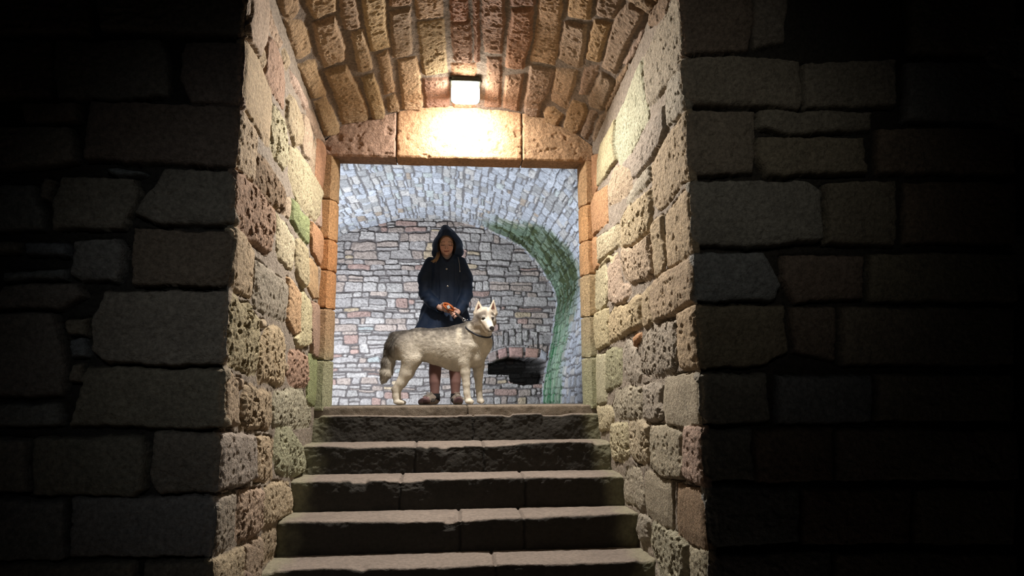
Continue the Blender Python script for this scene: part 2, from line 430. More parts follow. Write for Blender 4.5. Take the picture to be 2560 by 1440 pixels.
SR='N1:3,1.969 2.888,1.898 2.914,1.81 2.951,1.748 2.981,1.63 2.998,1.608 3.105,1.583 3.2,1.576 3.351,1.574 3.474,1.601 3.495,1.729 3.502,1.823 3.491,1.902 3.395,1.916 3.283,1.952 3.15,1.947;B1:3.371,2.098 3.199,2.073 3.063,2.009 3.164,1.966 3.296,1.988 3.416,2.041;N1:2.933,1.569 2.915,1.504 2.938,1.385 2.935,1.354 3.049,1.338 3.197,1.363 3.201,1.451 3.183,1.524 3.121,1.575;K1:3.567,1.924 3.574,1.798 3.509,1.617 3.491,1.544 3.681,1.516 3.812,1.493 3.953,1.456 4.12,1.483 4.186,1.568 4.227,1.666 4.155,1.818 3.927,1.845 3.807,1.88;Y0:4.182,1.815 4.214,1.661 4.19,1.542 4.381,1.54 4.749,1.544 4.742,1.741 4.618,1.818 4.466,1.803;N1:3.344,1.492 3.213,1.478 3.205,1.361 3.285,1.302 3.424,1.288 3.572,1.283 3.692,1.277 3.837,1.301 3.915,1.391 4.096,1.474 3.794,1.461 3.527,1.483;T1:4.273,1.516 4.097,1.468 3.852,1.357 3.876,1.258 4.003,1.247 4.173,1.265 4.302,1.283 4.438,1.316 4.451,1.441 4.361,1.476;T1:2.922,1.161 2.927,1.119 2.867,1.002 2.918,0.996 3.023,1.011 3.17,0.987 3.281,0.968 3.396,0.979 3.474,1.046 3.487,1.151 3.483,1.252 3.301,1.308 3.052,1.314 2.93,1.346;N1:3.5,1.258 3.483,1.184 3.606,1.178 3.788,1.181 3.943,1.171 4.01,1.191 3.983,1.221 3.757,1.256 3.595,1.262;T2:3.508,1.129 3.49,1.062 3.52,0.902 3.721,0.899 3.888,0.902 4.162,0.952 4.164,1.13 3.991,1.16 3.771,1.145;O0:4.478,1.457 4.508,1.214 4.924,1.216 4.913,1.454 4.788,1.495;Y1:4.763,1.154 4.432,1.131 4.217,1.117 4.188,1.043 4.185,0.97 4.451,0.975 4.785,0.973;O0:4.92,1.838 4.737,1.778 4.784,1.532 4.957,1.531;O0:4.96,1.209 4.828,1.162 4.802,0.969 4.974,0.942;T1:2.961,0.971 2.907,0.983 2.855,0.909 2.876,0.841 2.916,0.825 2.932,0.707 2.991,0.655 3.216,0.648 3.291,0.657 3.307,0.775 3.296,0.919 3.161,0.943 3.03,0.959;T1:3.453,0.94 3.335,0.93 3.332,0.833 3.31,0.697 3.358,0.634 3.476,0.634 3.487,0.816 3.502,0.903;T2:4.164,0.933 3.89,0.884 3.683,0.884 3.522,0.885 3.498,0.665 3.6,0.64 3.918,0.671 4.114,0.749 4.198,0.862;Y1:4.789,0.944 4.267,0.929 4.229,0.822 4.283,0.799 4.453,0.962 4.693,0.947;Y1:4.974,0.942 4.605,0.915 4.502,0.798 4.513,0.703 4.609,0.64 4.977,0.63 4.989,0.822;P1:4.464,0.874 4.267,0.929 4.205,0.811 4.167,0.713 3.985,0.67 3.991,0.622 4.158,0.591 4.283,0.595 4.463,0.654;T1:3.278,0.639 2.894,0.62 2.919,0.439 3.048,0.43 3.205,0.403 3.357,0.406 3.507,0.397 3.569,0.464 3.563,0.573 3.531,0.617;T2:3.885,0.594 3.765,0.564 3.765,0.409 3.975,0.396 4.309,0.384 4.527,0.363 4.534,0.54 4.388,0.596 4.044,0.562;T1:3.732,0.582 3.587,0.604 3.563,0.573 3.602,0.485 3.577,0.4 3.709,0.386 3.75,0.448;Y1:4.961,0.621 4.554,0.612 4.534,0.54 4.555,0.365 4.894,0.348 4.965,0.442;N2:3.692,0.368 3.492,0.38 3.18,0.375 3.164,0.282 3.168,0.197 3.241,0.133 3.46,0.117 3.67,0.114 3.837,0.159 3.868,0.24 3.774,0.336;O1:3.936,0.362 3.791,0.361 3.795,0.332 3.922,0.308;T1:3.148,0.396 3.038,0.41 2.875,0.41 2.867,0.383 2.904,0.374 2.891,0.293 2.905,0.193 2.938,0.129 3.143,0.129 3.162,0.196;M1:4.589,0.326 4.218,0.313 4.212,0.262 4.269,0.101 4.454,0.067 4.651,0.056;N1:4.182,0.31 4.071,0.35 3.924,0.291 3.82,0.135 3.866,0.091 4.172,0.105 4.21,0.187;K0:4.948,0.308 4.635,0.302 4.675,-0.018 4.94,-0.04;N2:4.431,0.041 4.13,0.068 3.831,0.057 3.822,-0.033 3.853,-0.117 4.042,-0.122 4.425,-0.127 4.523,-0.051;N2:3.79,0.067 3.499,0.077 3.418,0.07 3.477,-0.01 3.429,-0.075 3.489,-0.102 3.683,-0.128 3.793,-0.11;N0:3.383,0.089 3.216,0.104 2.883,0.101 2.874,0.084 2.917,0.02 2.929,-0.109 3.138,-0.129 3.381,-0.124 3.416,-0.04;Y1:4.975,-0.055 4.551,-0.051 4.477,-0.115 4.598,-0.211 4.867,-0.229 4.888,-0.139;Y2:4.538,-0.169 4.158,-0.15 4.146,-0.239 4.148,-0.339 4.282,-0.386 4.486,-0.404 4.582,-0.302;Y2:4.111,-0.136 3.853,-0.117 3.704,-0.151 3.719,-0.263 3.729,-0.338 3.847,-0.37 3.968,-0.37 4.113,-0.331;N1:3.65,-0.148 3.366,-0.128 3.198,-0.173 3.198,-0.274 3.169,-0.308 3.19,-0.369 3.298,-0.39 3.464,-0.394 3.662,-0.374 3.664,-0.26;P1:3.124,-0.129 2.902,-0.12 2.911,-0.23 2.89,-0.282 2.931,-0.332 2.996,-0.381 3.131,-0.367 3.168,-0.353 3.141,-0.247;N1:4.214,-0.41 3.93,-0.4 3.895,-0.435 3.848,-0.528 3.837,-0.59 3.901,-0.632 4.04,-0.609 4.291,-0.64 4.327,-0.548;N0:3.815,-0.421 3.737,-0.397 3.498,-0.413 3.343,-0.405 3.352,-0.472 3.38,-0.626 3.528,-0.638 3.732,-0.637 3.813,-0.624 3.83,-0.536;B0:3.286,-0.407 3.203,-0.411 3.01,-0.396 2.945,-0.433 2.935,-0.522 2.924,-0.605 2.984,-0.634 3.131,-0.646 3.304,-0.644 3.319,-0.551;N1:3.922,-0.647 3.787,-0.641 3.753,-0.661 3.783,-0.75 3.921,-0.787 3.984,-0.733;M2:3.698,-0.647 3.498,-0.647 3.304,-0.649 3.185,-0.67 3.182,-0.739 3.217,-0.808 3.251,-0.956 3.514,-1.003 3.655,-0.845 3.719,-0.809 3.785,-0.76;N1:3.146,-0.667 2.951,-0.639 2.898,-0.656 2.909,-0.734 2.929,-0.881 3.17,-0.933 3.155,-0.733'
SV='-:-1.122,3.364 -1.045,3.467 -1.065,3.58 -1.105,3.613 -1.131,3.565 -1.143,3.472;-:-1.141,3.571 -1.073,3.669 -1.063,3.766 -1.062,3.912 -1.079,3.967 -1.128,3.948 -1.154,3.895 -1.149,3.65;-:-1.166,3.968 -1.106,4.006 -1.073,4.047 -1.065,4.199 -1.066,4.416 -1.077,4.439 -1.146,4.368 -1.162,4.118;-:-1.14,4.415 -1.081,4.462 -1.071,4.494 -1.054,4.726 -1.054,4.998 -1.083,4.967 -1.149,4.863 -1.147,4.665;-:-1.01,3.478 -0.863,3.525 -0.882,3.683 -0.921,3.68 -1.011,3.711 -1.025,3.586;-:-1.023,3.738 -0.896,3.73 -0.897,3.824 -0.887,4.033 -0.908,4.147 -1.032,4.174 -1.041,4.022;-:-1.032,4.212 -0.904,4.199 -0.888,4.351 -0.851,4.612 -0.841,4.873 -0.857,4.933 -1.032,4.901 -1.021,4.567;-:-0.845,3.53 -0.767,3.556 -0.764,3.734 -0.777,3.868 -0.844,3.876 -0.868,3.856 -0.86,3.711;-:-0.834,3.902 -0.763,3.895 -0.756,4.071 -0.752,4.3 -0.837,4.311 -0.837,4.137;-:-0.835,4.387 -0.752,4.367 -0.736,4.589 -0.719,4.849 -0.728,4.946 -0.812,4.922 -0.824,4.656;-:-0.73,3.569 -0.611,3.606 -0.622,3.87 -0.623,4.124 -0.741,4.132 -0.741,3.881;-:-0.709,4.176 -0.64,4.153 -0.631,4.351 -0.634,4.636 -0.701,4.651 -0.7,4.39;-:-0.688,4.688 -0.636,4.665 -0.615,4.832 -0.617,4.915 -0.689,4.889 -0.697,4.794;-:-0.579,3.613 -0.461,3.636 -0.467,3.734 -0.59,3.739;-:-0.594,3.791 -0.469,3.775 -0.488,4.231 -0.61,4.239;-:-0.582,4.272 -0.459,4.264 -0.448,4.54 -0.444,4.849 -0.456,4.929 -0.593,4.88 -0.588,4.575;-:-0.448,3.639 -0.287,3.652 -0.284,3.88 -0.433,3.882;-:-0.435,3.92 -0.277,3.913 -0.259,4.478 -0.429,4.485;-:-0.431,4.528 -0.251,4.536 -0.244,4.927 -0.429,4.901;-:-0.24,3.656 -0.138,3.647 -0.133,3.896 -0.234,3.918;-:-0.234,3.934 -0.118,3.904 -0.092,4.325 -0.211,4.319;-:-0.227,4.372 -0.068,4.347 -0.049,4.9 -0.218,4.931;-:-0.111,3.642 -0.074,3.636 -0.041,4.315 -0.072,4.322;-:-0.051,3.632 0.077,3.61 0.101,3.921 0.107,4.21 -0.01,4.218 -0.046,3.903;-:0.008,4.267 0.109,4.248 0.137,4.881 0.021,4.886;-:0.112,3.605 0.258,3.577 0.265,3.695 0.122,3.733;-:0.132,3.763 0.254,3.719 0.278,3.99 0.261,4.337 0.141,4.349 0.131,4.02;-:0.15,4.459 0.268,4.405 0.273,4.623 0.273,4.899 0.155,4.877;-:0.284,3.57 0.408,3.538 0.426,3.693 0.451,4.048 0.458,4.251 0.299,4.245 0.295,3.949;-:0.303,4.284 0.465,4.303 0.461,4.565 0.431,4.731 0.437,4.914 0.339,4.928 0.315,4.868;-:0.44,3.529 0.559,3.451 0.584,3.682 0.467,3.734;-:0.456,3.792 0.579,3.729 0.598,3.906 0.616,4.126 0.592,4.161 0.476,4.161 0.462,4.02;-:0.476,4.267 0.596,4.184 0.609,4.352 0.603,4.664 0.491,4.662 0.48,4.519;-:0.478,4.756 0.516,4.718 0.59,4.743 0.582,4.924 0.485,4.937 0.465,4.853;-:0.581,3.434 0.704,3.347 0.713,3.494 0.701,3.584 0.612,3.617;-:0.608,3.662 0.697,3.629 0.696,3.716 0.706,4.003 0.628,4.027 0.613,3.87;-:0.636,4.111 0.713,4.036 0.716,4.124 0.702,4.374 0.655,4.429 0.64,4.255;-:0.629,4.513 0.701,4.496 0.737,4.557 0.736,4.828 0.716,4.919 0.623,4.9 0.61,4.706;-:0.715,3.502 0.745,3.408 0.822,3.385 0.829,3.436 0.811,3.647 0.81,4.005 0.734,4.031 0.717,3.813 0.705,3.633;-:0.737,4.079 0.808,4.061 0.825,4.103 0.819,4.433 0.74,4.488 0.716,4.406 0.728,4.182;-:0.75,4.537 0.787,4.496 0.802,4.721 0.795,4.913 0.746,4.883;-:0.736,3.399 0.737,3.324 0.809,3.243 0.828,3.359;-:0.84,3.71 0.851,3.543 0.877,3.489 0.895,3.705 0.851,3.838 0.824,3.873;-:0.831,4.029 0.848,3.854 0.893,3.859 0.892,4.092 0.878,4.263 0.845,4.44 0.816,4.345;-:0.813,4.521 0.865,4.384 0.892,4.574 0.868,4.875 0.824,4.829'
SFL='-:-1.81,1.881 -1.151,1.914 -1.144,1.629 -1.344,1.63 -1.516,1.626 -1.771,1.631;-:-1.949,1.566 -1.513,1.584 -1.483,1.528 -1.464,1.331 -1.66,1.306 -1.924,1.306 -1.953,1.435;-:-1.41,1.579 -1.169,1.595 -1.129,1.581 -1.131,1.295 -1.357,1.297 -1.424,1.417;-:-1.782,1.284 -1.143,1.286 -1.136,1.018 -1.471,1.019 -1.784,1.029 -1.787,1.146;-:-2.137,1.163 -1.862,1.166 -1.842,1.127 -1.832,1.019 -1.958,0.99 -2.245,0.983 -2.265,1.16;-:-1.698,0.978 -1.634,0.988 -1.542,0.976 -1.533,0.967 -1.647,0.958;-:-1.452,0.989 -1.135,0.991 -1.135,0.749 -1.451,0.749 -1.552,0.792 -1.54,0.839 -1.48,0.92;-:-1.865,0.944 -1.581,0.941 -1.556,0.883 -1.57,0.812 -1.604,0.724 -1.884,0.72 -1.894,0.824;-:-1.945,0.937 -1.905,0.934 -1.913,0.85 -1.945,0.858;-:-2.078,0.908 -1.983,0.91 -1.938,0.788 -1.924,0.72 -2.213,0.707 -2.234,0.887;-:-1.559,0.725 -1.416,0.719 -1.318,0.711 -1.186,0.722 -1.142,0.679 -1.132,0.497 -1.302,0.483 -1.545,0.488 -1.562,0.604;-:-1.791,0.665 -1.624,0.676 -1.591,0.63 -1.61,0.501 -1.752,0.5 -1.795,0.533;-:-1.981,0.659 -1.83,0.652 -1.826,0.61 -1.976,0.613;-:-2.083,0.657 -2.012,0.658 -2.009,0.624 -2.14,0.614;-:-2.053,0.531 -1.82,0.547 -1.816,0.508 -2.05,0.498;-:-1.645,0.45 -1.154,0.46 -1.136,0.42 -1.137,0.16 -1.36,0.152 -1.612,0.156 -1.671,0.201 -1.69,0.333;-:-2.172,0.348 -1.849,0.356 -1.808,0.251 -1.78,0.12 -1.787,0.032 -2.135,0.026;-:-1.792,0.333 -1.722,0.341 -1.716,0.275 -1.78,0.283;-:-1.773,0.251 -1.723,0.259 -1.7,0.185 -1.763,0.185;-:-1.751,0.145 -1.721,0.149 -1.715,0.088 -1.758,0.088;-:-1.696,0.133 -1.151,0.131 -1.137,-0.109 -1.42,-0.103 -1.737,-0.087 -1.723,0.008;-:-2.131,-0.013 -1.798,-0.011 -1.775,-0.087 -2.122,-0.091;-:-1.41,-0.125 -1.325,-0.12 -1.159,-0.141 -1.141,-0.359 -1.369,-0.365 -1.412,-0.311;-:-1.876,-0.141 -1.463,-0.145 -1.436,-0.201 -1.44,-0.341 -1.476,-0.371 -1.854,-0.357;-:-1.71,-0.382 -1.159,-0.385 -1.153,-0.615 -1.698,-0.593;-:-1.41,-0.63 -1.167,-0.629 -1.136,-0.89 -1.421,-0.88;-:-2.115,-0.146 -1.906,-0.148 -1.885,-0.348 -2.093,-0.345;-:-2.089,-0.375 -1.747,-0.389 -1.726,-0.607 -2.063,-0.599;-:-2.061,-0.621 -1.455,-0.629 -1.436,-0.88 -2.034,-0.859;-:-2.18,1.557 -1.983,1.565 -1.958,1.314 -2.281,1.304;-:-2.344,1.853 -1.844,1.879 -1.82,1.61 -2.314,1.589;-:-2.068,1.274 -1.839,1.276 -1.832,1.2 -2.043,1.184;-:-2.047,0.473 -1.767,0.483 -1.746,0.433 -1.82,0.382 -2.084,0.381'
SFR='-:0.897,2.019 1.24,2.036 1.233,1.782 1.195,1.655 0.897,1.613 0.875,1.766;-:1.26,2.037 1.424,2.046 1.388,1.705 1.235,1.667;-:0.876,1.581 1.113,1.611 1.451,1.603 1.451,1.399 1.432,1.362 1.195,1.366 0.884,1.36;-:1.48,1.594 1.941,1.622 1.917,1.394 1.472,1.369;-:0.883,1.33 1.203,1.335 1.203,1.133 1.174,1.034 0.905,1.019 0.872,1.124;-:1.233,1.341 1.791,1.349 1.783,1.268 1.382,1.226 1.218,1.261;-:1.223,1.202 1.738,1.216 1.742,1.047 1.25,1.021 1.216,1.094;-:0.885,0.989 1.422,0.991 1.496,0.944 1.487,0.714 1.188,0.682 0.879,0.688 0.867,0.837;-:1.539,0.984 1.878,1.011 1.846,0.7 1.515,0.7;-:0.895,0.641 1.205,0.651 1.27,0.507 1.237,0.437 0.893,0.435 0.88,0.54;-:1.308,0.637 1.684,0.641 1.665,0.445 1.34,0.425 1.3,0.525;-:0.901,0.404 1.282,0.406 1.285,0.199 1.17,0.146 0.913,0.132 0.893,0.252;-:1.319,0.397 1.527,0.398 1.506,0.163 1.322,0.199;-:0.921,0.102 1.176,0.102 1.181,-0.099 0.918,-0.113;-:1.239,0.084 1.669,0.091 1.65,-0.103 1.225,-0.116;-:0.899,-0.139 1.096,-0.141 1.091,-0.352 0.887,-0.349;-:1.123,-0.15 1.462,-0.136 1.443,-0.358 1.108,-0.361;-:0.903,-0.374 1.294,-0.397 1.278,-0.612 0.889,-0.627;-:1.321,-0.398 1.806,-0.406 1.782,-0.632 1.304,-0.621;-:0.905,-0.659 1.417,-0.656 1.391,-0.96 0.888,-0.959;-:2.073,2.079 2.635,2.108 2.579,1.69 2.028,1.668;-:2.002,1.614 2.572,1.636 2.53,1.33 1.97,1.314;-:1.824,1.269 2.525,1.289 2.494,1.064 1.802,1.049;-:1.937,1.002 2.488,1.014 2.447,0.718 1.906,0.711;-:1.724,0.651 2.44,0.66 2.41,0.44 1.703,0.436;-:1.565,0.398 2.405,0.402 2.37,0.143 1.542,0.145;-:1.707,0.091 2.362,0.088 2.336,-0.109 1.688,-0.103;-:1.498,-0.145 2.33,-0.154 2.3,-0.372 1.479,-0.358;-:1.843,-0.407 2.294,-0.415 2.263,-0.644 1.818,-0.633;-:1.452,-0.665 2.258,-0.685 2.215,-1.004 1.424,-0.977'
ARCH=[(-1.16, 1.888), (-1.044, 2.011), (-0.847, 2.067), (-0.622, 2.135), (-0.448, 2.169), (-0.208, 2.196), (0.23, 2.161), (0.466, 2.126), (0.611, 2.049), (0.734, 1.991), (0.851, 1.897)]
ENDARCH=[(-2.047, 2.66), (-1.755, 2.779), (-1.421, 2.851), (-1.091, 2.952), (-0.837, 2.969), (-0.409, 2.963), (-0.071, 2.907), (0.274, 2.81), (0.614, 2.65), (0.873, 2.518), (1.046, 2.363), (1.21, 2.155), (1.348, 1.94), (1.464, 1.72), (1.493, 1.493), (1.443, 1.288), (1.42, 1.084), (1.384, 0.881), (1.334, 0.647), (1.292, 0.447), (1.257, 0.28), (1.226, -0.077)]
FIRE=[(0.371, 0.552), (0.52, 0.616), (0.689, 0.667), (0.942, 0.654), (1.177, 0.634), (1.307, 0.582), (1.278, 0.363), (1.224, 0.248), (0.938, 0.224), (0.719, 0.27), (0.706, 0.391), (0.371, 0.399)]
FIREO=[(0.371, 0.764), (0.67, 0.829), (0.827, 0.848), (1.212, 0.816), (1.329, 0.751)]
# ------------------------------------------------------------------ the passage: walls, vault, door frame
YF, YD, YB = 2.927, 4.93, 5.10
ZS = -1.5
ZT = -0.045


def xl(Y):
    return -1.1617 + .0089 * (5 - Y)


def xr(Y):
    return .8385 + .014 * (5 - Y)


def clean(xs):
    return np.unique(np.round(xs, 5))


AXs = np.array([a for a, b in ARCH])
AZs = np.array([b for a, b in ARCH])
SLOPE = .1161


def arch_z(x, Y=4.93):
    return np.interp(x, AXs, AZs) + SLOPE * (4.93 - Y)


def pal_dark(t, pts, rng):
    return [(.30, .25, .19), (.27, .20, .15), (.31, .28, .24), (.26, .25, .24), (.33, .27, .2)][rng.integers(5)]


def fill_stones(s0, s1, z0, z1, rng, rowh=(.2, .32), ln=(.25, .6), tagc='-'):
    out = []
    z = z0
    while z < z1:
        h = rng.uniform(*rowh)
        s = s0 - rng.uniform(0, .3)
        while s < s1:
            l = rng.uniform(*ln)
            out.append((tagc, np.array([(s + .012, z + .012), (s + l - .012, z + .012), (s + l - .012, z + h - .012), (s + .012, z + h - .012)])))
            s += l
        z += h
    return out


def side_wall(name, side, traced, front, seed):
    rng = np.random.default_rng(seed)
    Xc = xl(YF) if side < 0 else xr(YF)
    st = []
    for t, p in traced:
        q = p.copy()
        q[:, 0] -= YF
        q[q[:, 0] < .07, 0] = -.04
        st.append((t, q))
    for t, p in front:
        q = p.copy()
        q[:, 0] = (q[:, 0] - Xc) * (1 if side < 0 else -1)
        q[q[:, 0] > -.07, 0] = .05
        st.append(('-1', q))
    zf = [p[:, 1] for t, p in front]
    ztop = max(a.max() for a in zf) - .02
    # stones beyond the edges of the picture
    st += fill_stones(-2.6, .05, ztop, 3.4, rng, tagc='-1')
    st += fill_stones(.10, 2.1, -1.75, -.98, rng, tagc='N1')
    st += fill_stones(-2.6, .05, -1.75, min(a.min() for a in zf) + .01, rng, tagc='-1')
    st += fill_stones(-2.6, -1.95, -1.0, 2.4, rng, tagc='-1')
    q = .0048 * Q
    us = clean(np.concatenate([np.arange(-2.6, -1.95, .03), np.arange(-1.95, -.05, .0085 * Q), np.arange(-.05, 2.10, q)]))
    vz = clean(np.concatenate([np.arange(-1.6, -.85, .02), np.arange(-.85, 2.3, .0056 * Q), np.arange(2.3, 3.4, .03)]))

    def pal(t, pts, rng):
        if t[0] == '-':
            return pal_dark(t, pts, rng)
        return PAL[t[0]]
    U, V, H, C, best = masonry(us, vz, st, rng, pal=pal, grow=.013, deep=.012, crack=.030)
    out = sstep(.01, -.02, U)
    gap = 1 - sstep(.000, .014, best)
    C = C * (1 - (out * gap * .8)[..., None])
    H = H - out * .03 * gap
    # lichen tint towards the foot of the reveal, near the door
    sgn = -side
    r = .022
    # base position: front face -> rounded corner -> reveal
    X = np.where(U < 0, Xc - sgn * (-U), 0)
    Y = np.where(U < 0, YF, YF + U)
    Xrev = (xl(Y) if side < 0 else xr(Y))
    X = np.where(U < 0, Xc + side * (-U), Xrev)
    w = sstep(-.03, .03, U)                     # 0 on the front face, 1 on the reveal
    nx = -side * np.sin(w * math.pi / 2)
    ny = -np.cos(w * math.pi / 2)
    rnd = .012 * np.exp(-(U / .02) ** 2)
    hh = H - rnd
    P = np.stack([X + nx * hh, Y + ny * hh, V], -1)
    # the reveal stops at the springing of the vault
    zt = np.where(U > 0, (AZs[0] if side < 0 else AZs[-1]) + SLOPE * (4.93 - Y) + .05, 9)
    over = V > zt
    P[..., 2] = np.where(over, np.minimum(V, zt + .02), V)
    me = grid_mesh(name, P, C, flip=side > 0)
    return link(name, me, M_STONE, kind='structure')


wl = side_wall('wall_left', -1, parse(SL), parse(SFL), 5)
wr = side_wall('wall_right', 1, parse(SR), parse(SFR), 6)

# barrel vault of the passage, falling towards the door


def build_vault():
    rng = np.random.default_rng(9)
    st = parse(SV)

    def pal(t, pts, rng):
        x = pts[:, 0].mean()
        cands = [(.42, .27, .17), (.38, .23, .15), (.46, .32, .19), (.34, .22, .155), (.38, .27, .19)]
        if x < -.65:
            cands = [(.50, .35, .20), (.44, .31, .19), (.40, .28, .18)]
        if x > .3:
            cands = [(.42, .29, .19), (.38, .27, .19), (.44, .29, .16), (.40, .29, .21)]
        if -.35 < x < .2:
            cands = [(.34, .17, .11), (.37, .20, .12), (.33, .19, .13)]
        return np.array(cands[rng.integers(len(cands))]) * .80
    # rows above the picture's edge
    ymin = 3.36
    s = -1.2
    while s < .9:
        wd = rng.uniform(.10, .17)
        y = 2.8 - rng.uniform(0, .2)
        while y < ymin:
            l = min(rng.uniform(.2, .4), ymin + .03 - y) if y > 2.9 else .3
            st.append(('-1', np.array([(s + .01, y + .01), (s + wd - .01, y + .01), (s + wd - .01, y + l - .01), (s + .01, y + l - .01)])))
            y += l
        s += wd
    us = np.arange(-1.20, .88, .0052 * Q)
    ys = np.arange(2.90, 4.96, .0052 * Q)
    U, V, H, C = masonry(us, ys, [(('-1' if t == '-' else t), p) for t, p in st], rng, mortar=np.array((.19, .15, .12)), pal=pal, deep=.020, warp=.009, pillow=.003, grow=.006)
    # smooth arch profile
    k = np.convolve(np.interp(np.arange(-1.4, 1.1, .01), AXs, AZs), np.ones(9) / 9, 'same')
    kx = np.arange(-1.4, 1.1, .01)
    Z = np.interp(U, kx, k) + SLOPE * (4.93 - V)
    g = np.gradient(k, .01)
    gx = np.interp(U, kx, g)
    n = np.sqrt(1 + gx ** 2 + SLOPE ** 2)
    nrm = np.stack([gx / n, np.full_like(gx, -SLOPE) / n, -1 / n], -1)
    P = np.stack([U, V, Z], -1) + nrm * H[..., None]
    me = grid_mesh('ceiling', P, C)
    return link('ceiling', me, M_STONE, kind='structure')


build_vault()


def slab(name, lo, hi, color, n=(60, 60), axis=1, **kw):
    """rough stone face: a displaced box (a grid wrapped over six faces)"""
    bm = bmesh.new()
    r = bmesh.ops.create_grid
    dims = [hi[i] - lo[i] for i in range(3)]
    bmesh.ops.create_cube(bm, size=1)
    for v in bm.verts:
        v.co = Vector([lo[i] + (v.co[i] + .5) * dims[i] for i in range(3)])
    cell = kw.get('cell', .015)
    for ax in range(3):
        cuts = int(dims[ax] / cell)
        es = [e for e in bm.edges if abs((e.verts[0].co - e.verts[1].co)[ax]) > dims[ax] * .9]
        if cuts > 0:
            bmesh.ops.subdivide_edges(bm, edges=es, cuts=cuts, use_grid_fill=True)
    me = bpy.data.meshes.new(name)
    bm.normal_update()
    co = np.array([v.co for v in bm.verts])
    no = np.array([v.normal for v in bm.verts])
    amp = kw.get('amp', .004)
    k = kw.get('k', 0)
    a = co[:, 0] + co[:, 1] * .7 + k
    b = co[:, 2] + co[:, 1] * .6
    h = amp * fbm(a * 12, b * 12, 3, k % 7) + amp * .6 * fbm(a * 50, b * 50, 3, (k + 3) % 7)
    edge = np.ones(len(co))
    cnt = sum(((np.abs(co[:, i] - lo[i]) < 1e-4) | (np.abs(co[:, i] - hi[i]) < 1e-4)).astype(int) for i in range(3))
    h = h - np.where(cnt >= 2, .005, 0)
    ch = kw.get('chamfer')
    if ch:
        sx, xin = ch                              # the inner arris is cut away to a splay
        lim = np.clip(5.005 - co[:, 1], 0, 1) * .52
        co[:, 0] = np.where(sx < 0, np.minimum(co[:, 0], xin - lim), np.maximum(co[:, 0], xin + lim))
    co2 = co + no * h[:, None]
    for v, c in zip(bm.verts, co2):
        v.co = c
    bm.to_mesh(me)
    bm.free()
    me.polygons.foreach_set('use_smooth', np.ones(len(me.polygons), bool))
    var = 1 + .12 * fbm(co[:, 0] * 6 + k, co[:, 2] * 6, 3, 2)
    c = np.array(color)[None, :] * var[:, None]
    if kw.get('moss') is not None:
        z0, z1, mc = kw['moss']
        w = sstep(z1, z0, co[:, 2] + .08 * fbm(co[:, 0] * 8, co[:, 2] * 8, 3, 4))[:, None]
        c = c * (1 - w) + np.array(mc) * w
    set_attr(me, 'Col', c)
    return me


def join_meshes(name, ms):
    Vs, Fs, Cs, off = [], [], [], 0
    for me in ms:
        n = len(me.vertices)
        v = np.empty(n * 3, np.float32)
        me.vertices.foreach_get('co', v)
        c = np.empty(n * 4, np.float32)
        me.attributes['Col'].data.foreach_get('color', c)
        f = np.empty(len(me.loops), np.int32)
        me.loops.foreach_get('vertex_index', f)
        Vs.append(v.reshape(-1, 3))
        Cs.append(c.reshape(-1, 4)[:, :3])
        Fs.append(f.reshape(-1, 4) + off)
        off += n
        bpy.data.meshes.remove(me)
    me = raw_mesh(name, np.concatenate(Vs), np.concatenate(Fs))
    set_attr(me, 'Col', np.concatenate(Cs))
    return me


# door frame: two jambs of dressed blocks and a lintel of three stones
JL, JR = -1.0766, .763
ZL = 1.794


def jamb(name, x0, x1, joints, cols, seed):
    ms = []
    zs = [ZT - .03] + sorted(joints) + [ZL + .02]
    for i in range(len(zs) - 1):
        ms.append(slab(name, (x0, YD - .004 + .004 * (i % 2), zs[i] + .003), (x1, YB, zs[i + 1] - .003), cols[i % len(cols)], k=seed + i * 5, cell=.012,
                       amp=.0025, chamfer=(-1, x1) if x1 < 0 else (1, x0), moss=(.05, .55, (.34, .34, .22)) if i < 3 else None))
    return link(name, join_meshes(name, ms), M_STONE, kind='structure')


jamb('trim_1', xl(5) - .06, JL, [.281, .653, .93, 1.162, 1.463], [(.36, .33, .2), (.40, .26, .15), (.46, .23, .10), (.46, .22, .09), (.47, .26, .12), (.40, .25, .13)], 3)
jamb('trim_2', JR, xr(5) + .06, [.298, .602, .918, 1.178, 1.459], [(.37, .33, .22), (.40, .33, .21), (.42, .31, .18), (.48, .28, .14), (.50, .28, .13), (.48, .30, .16)], 40)


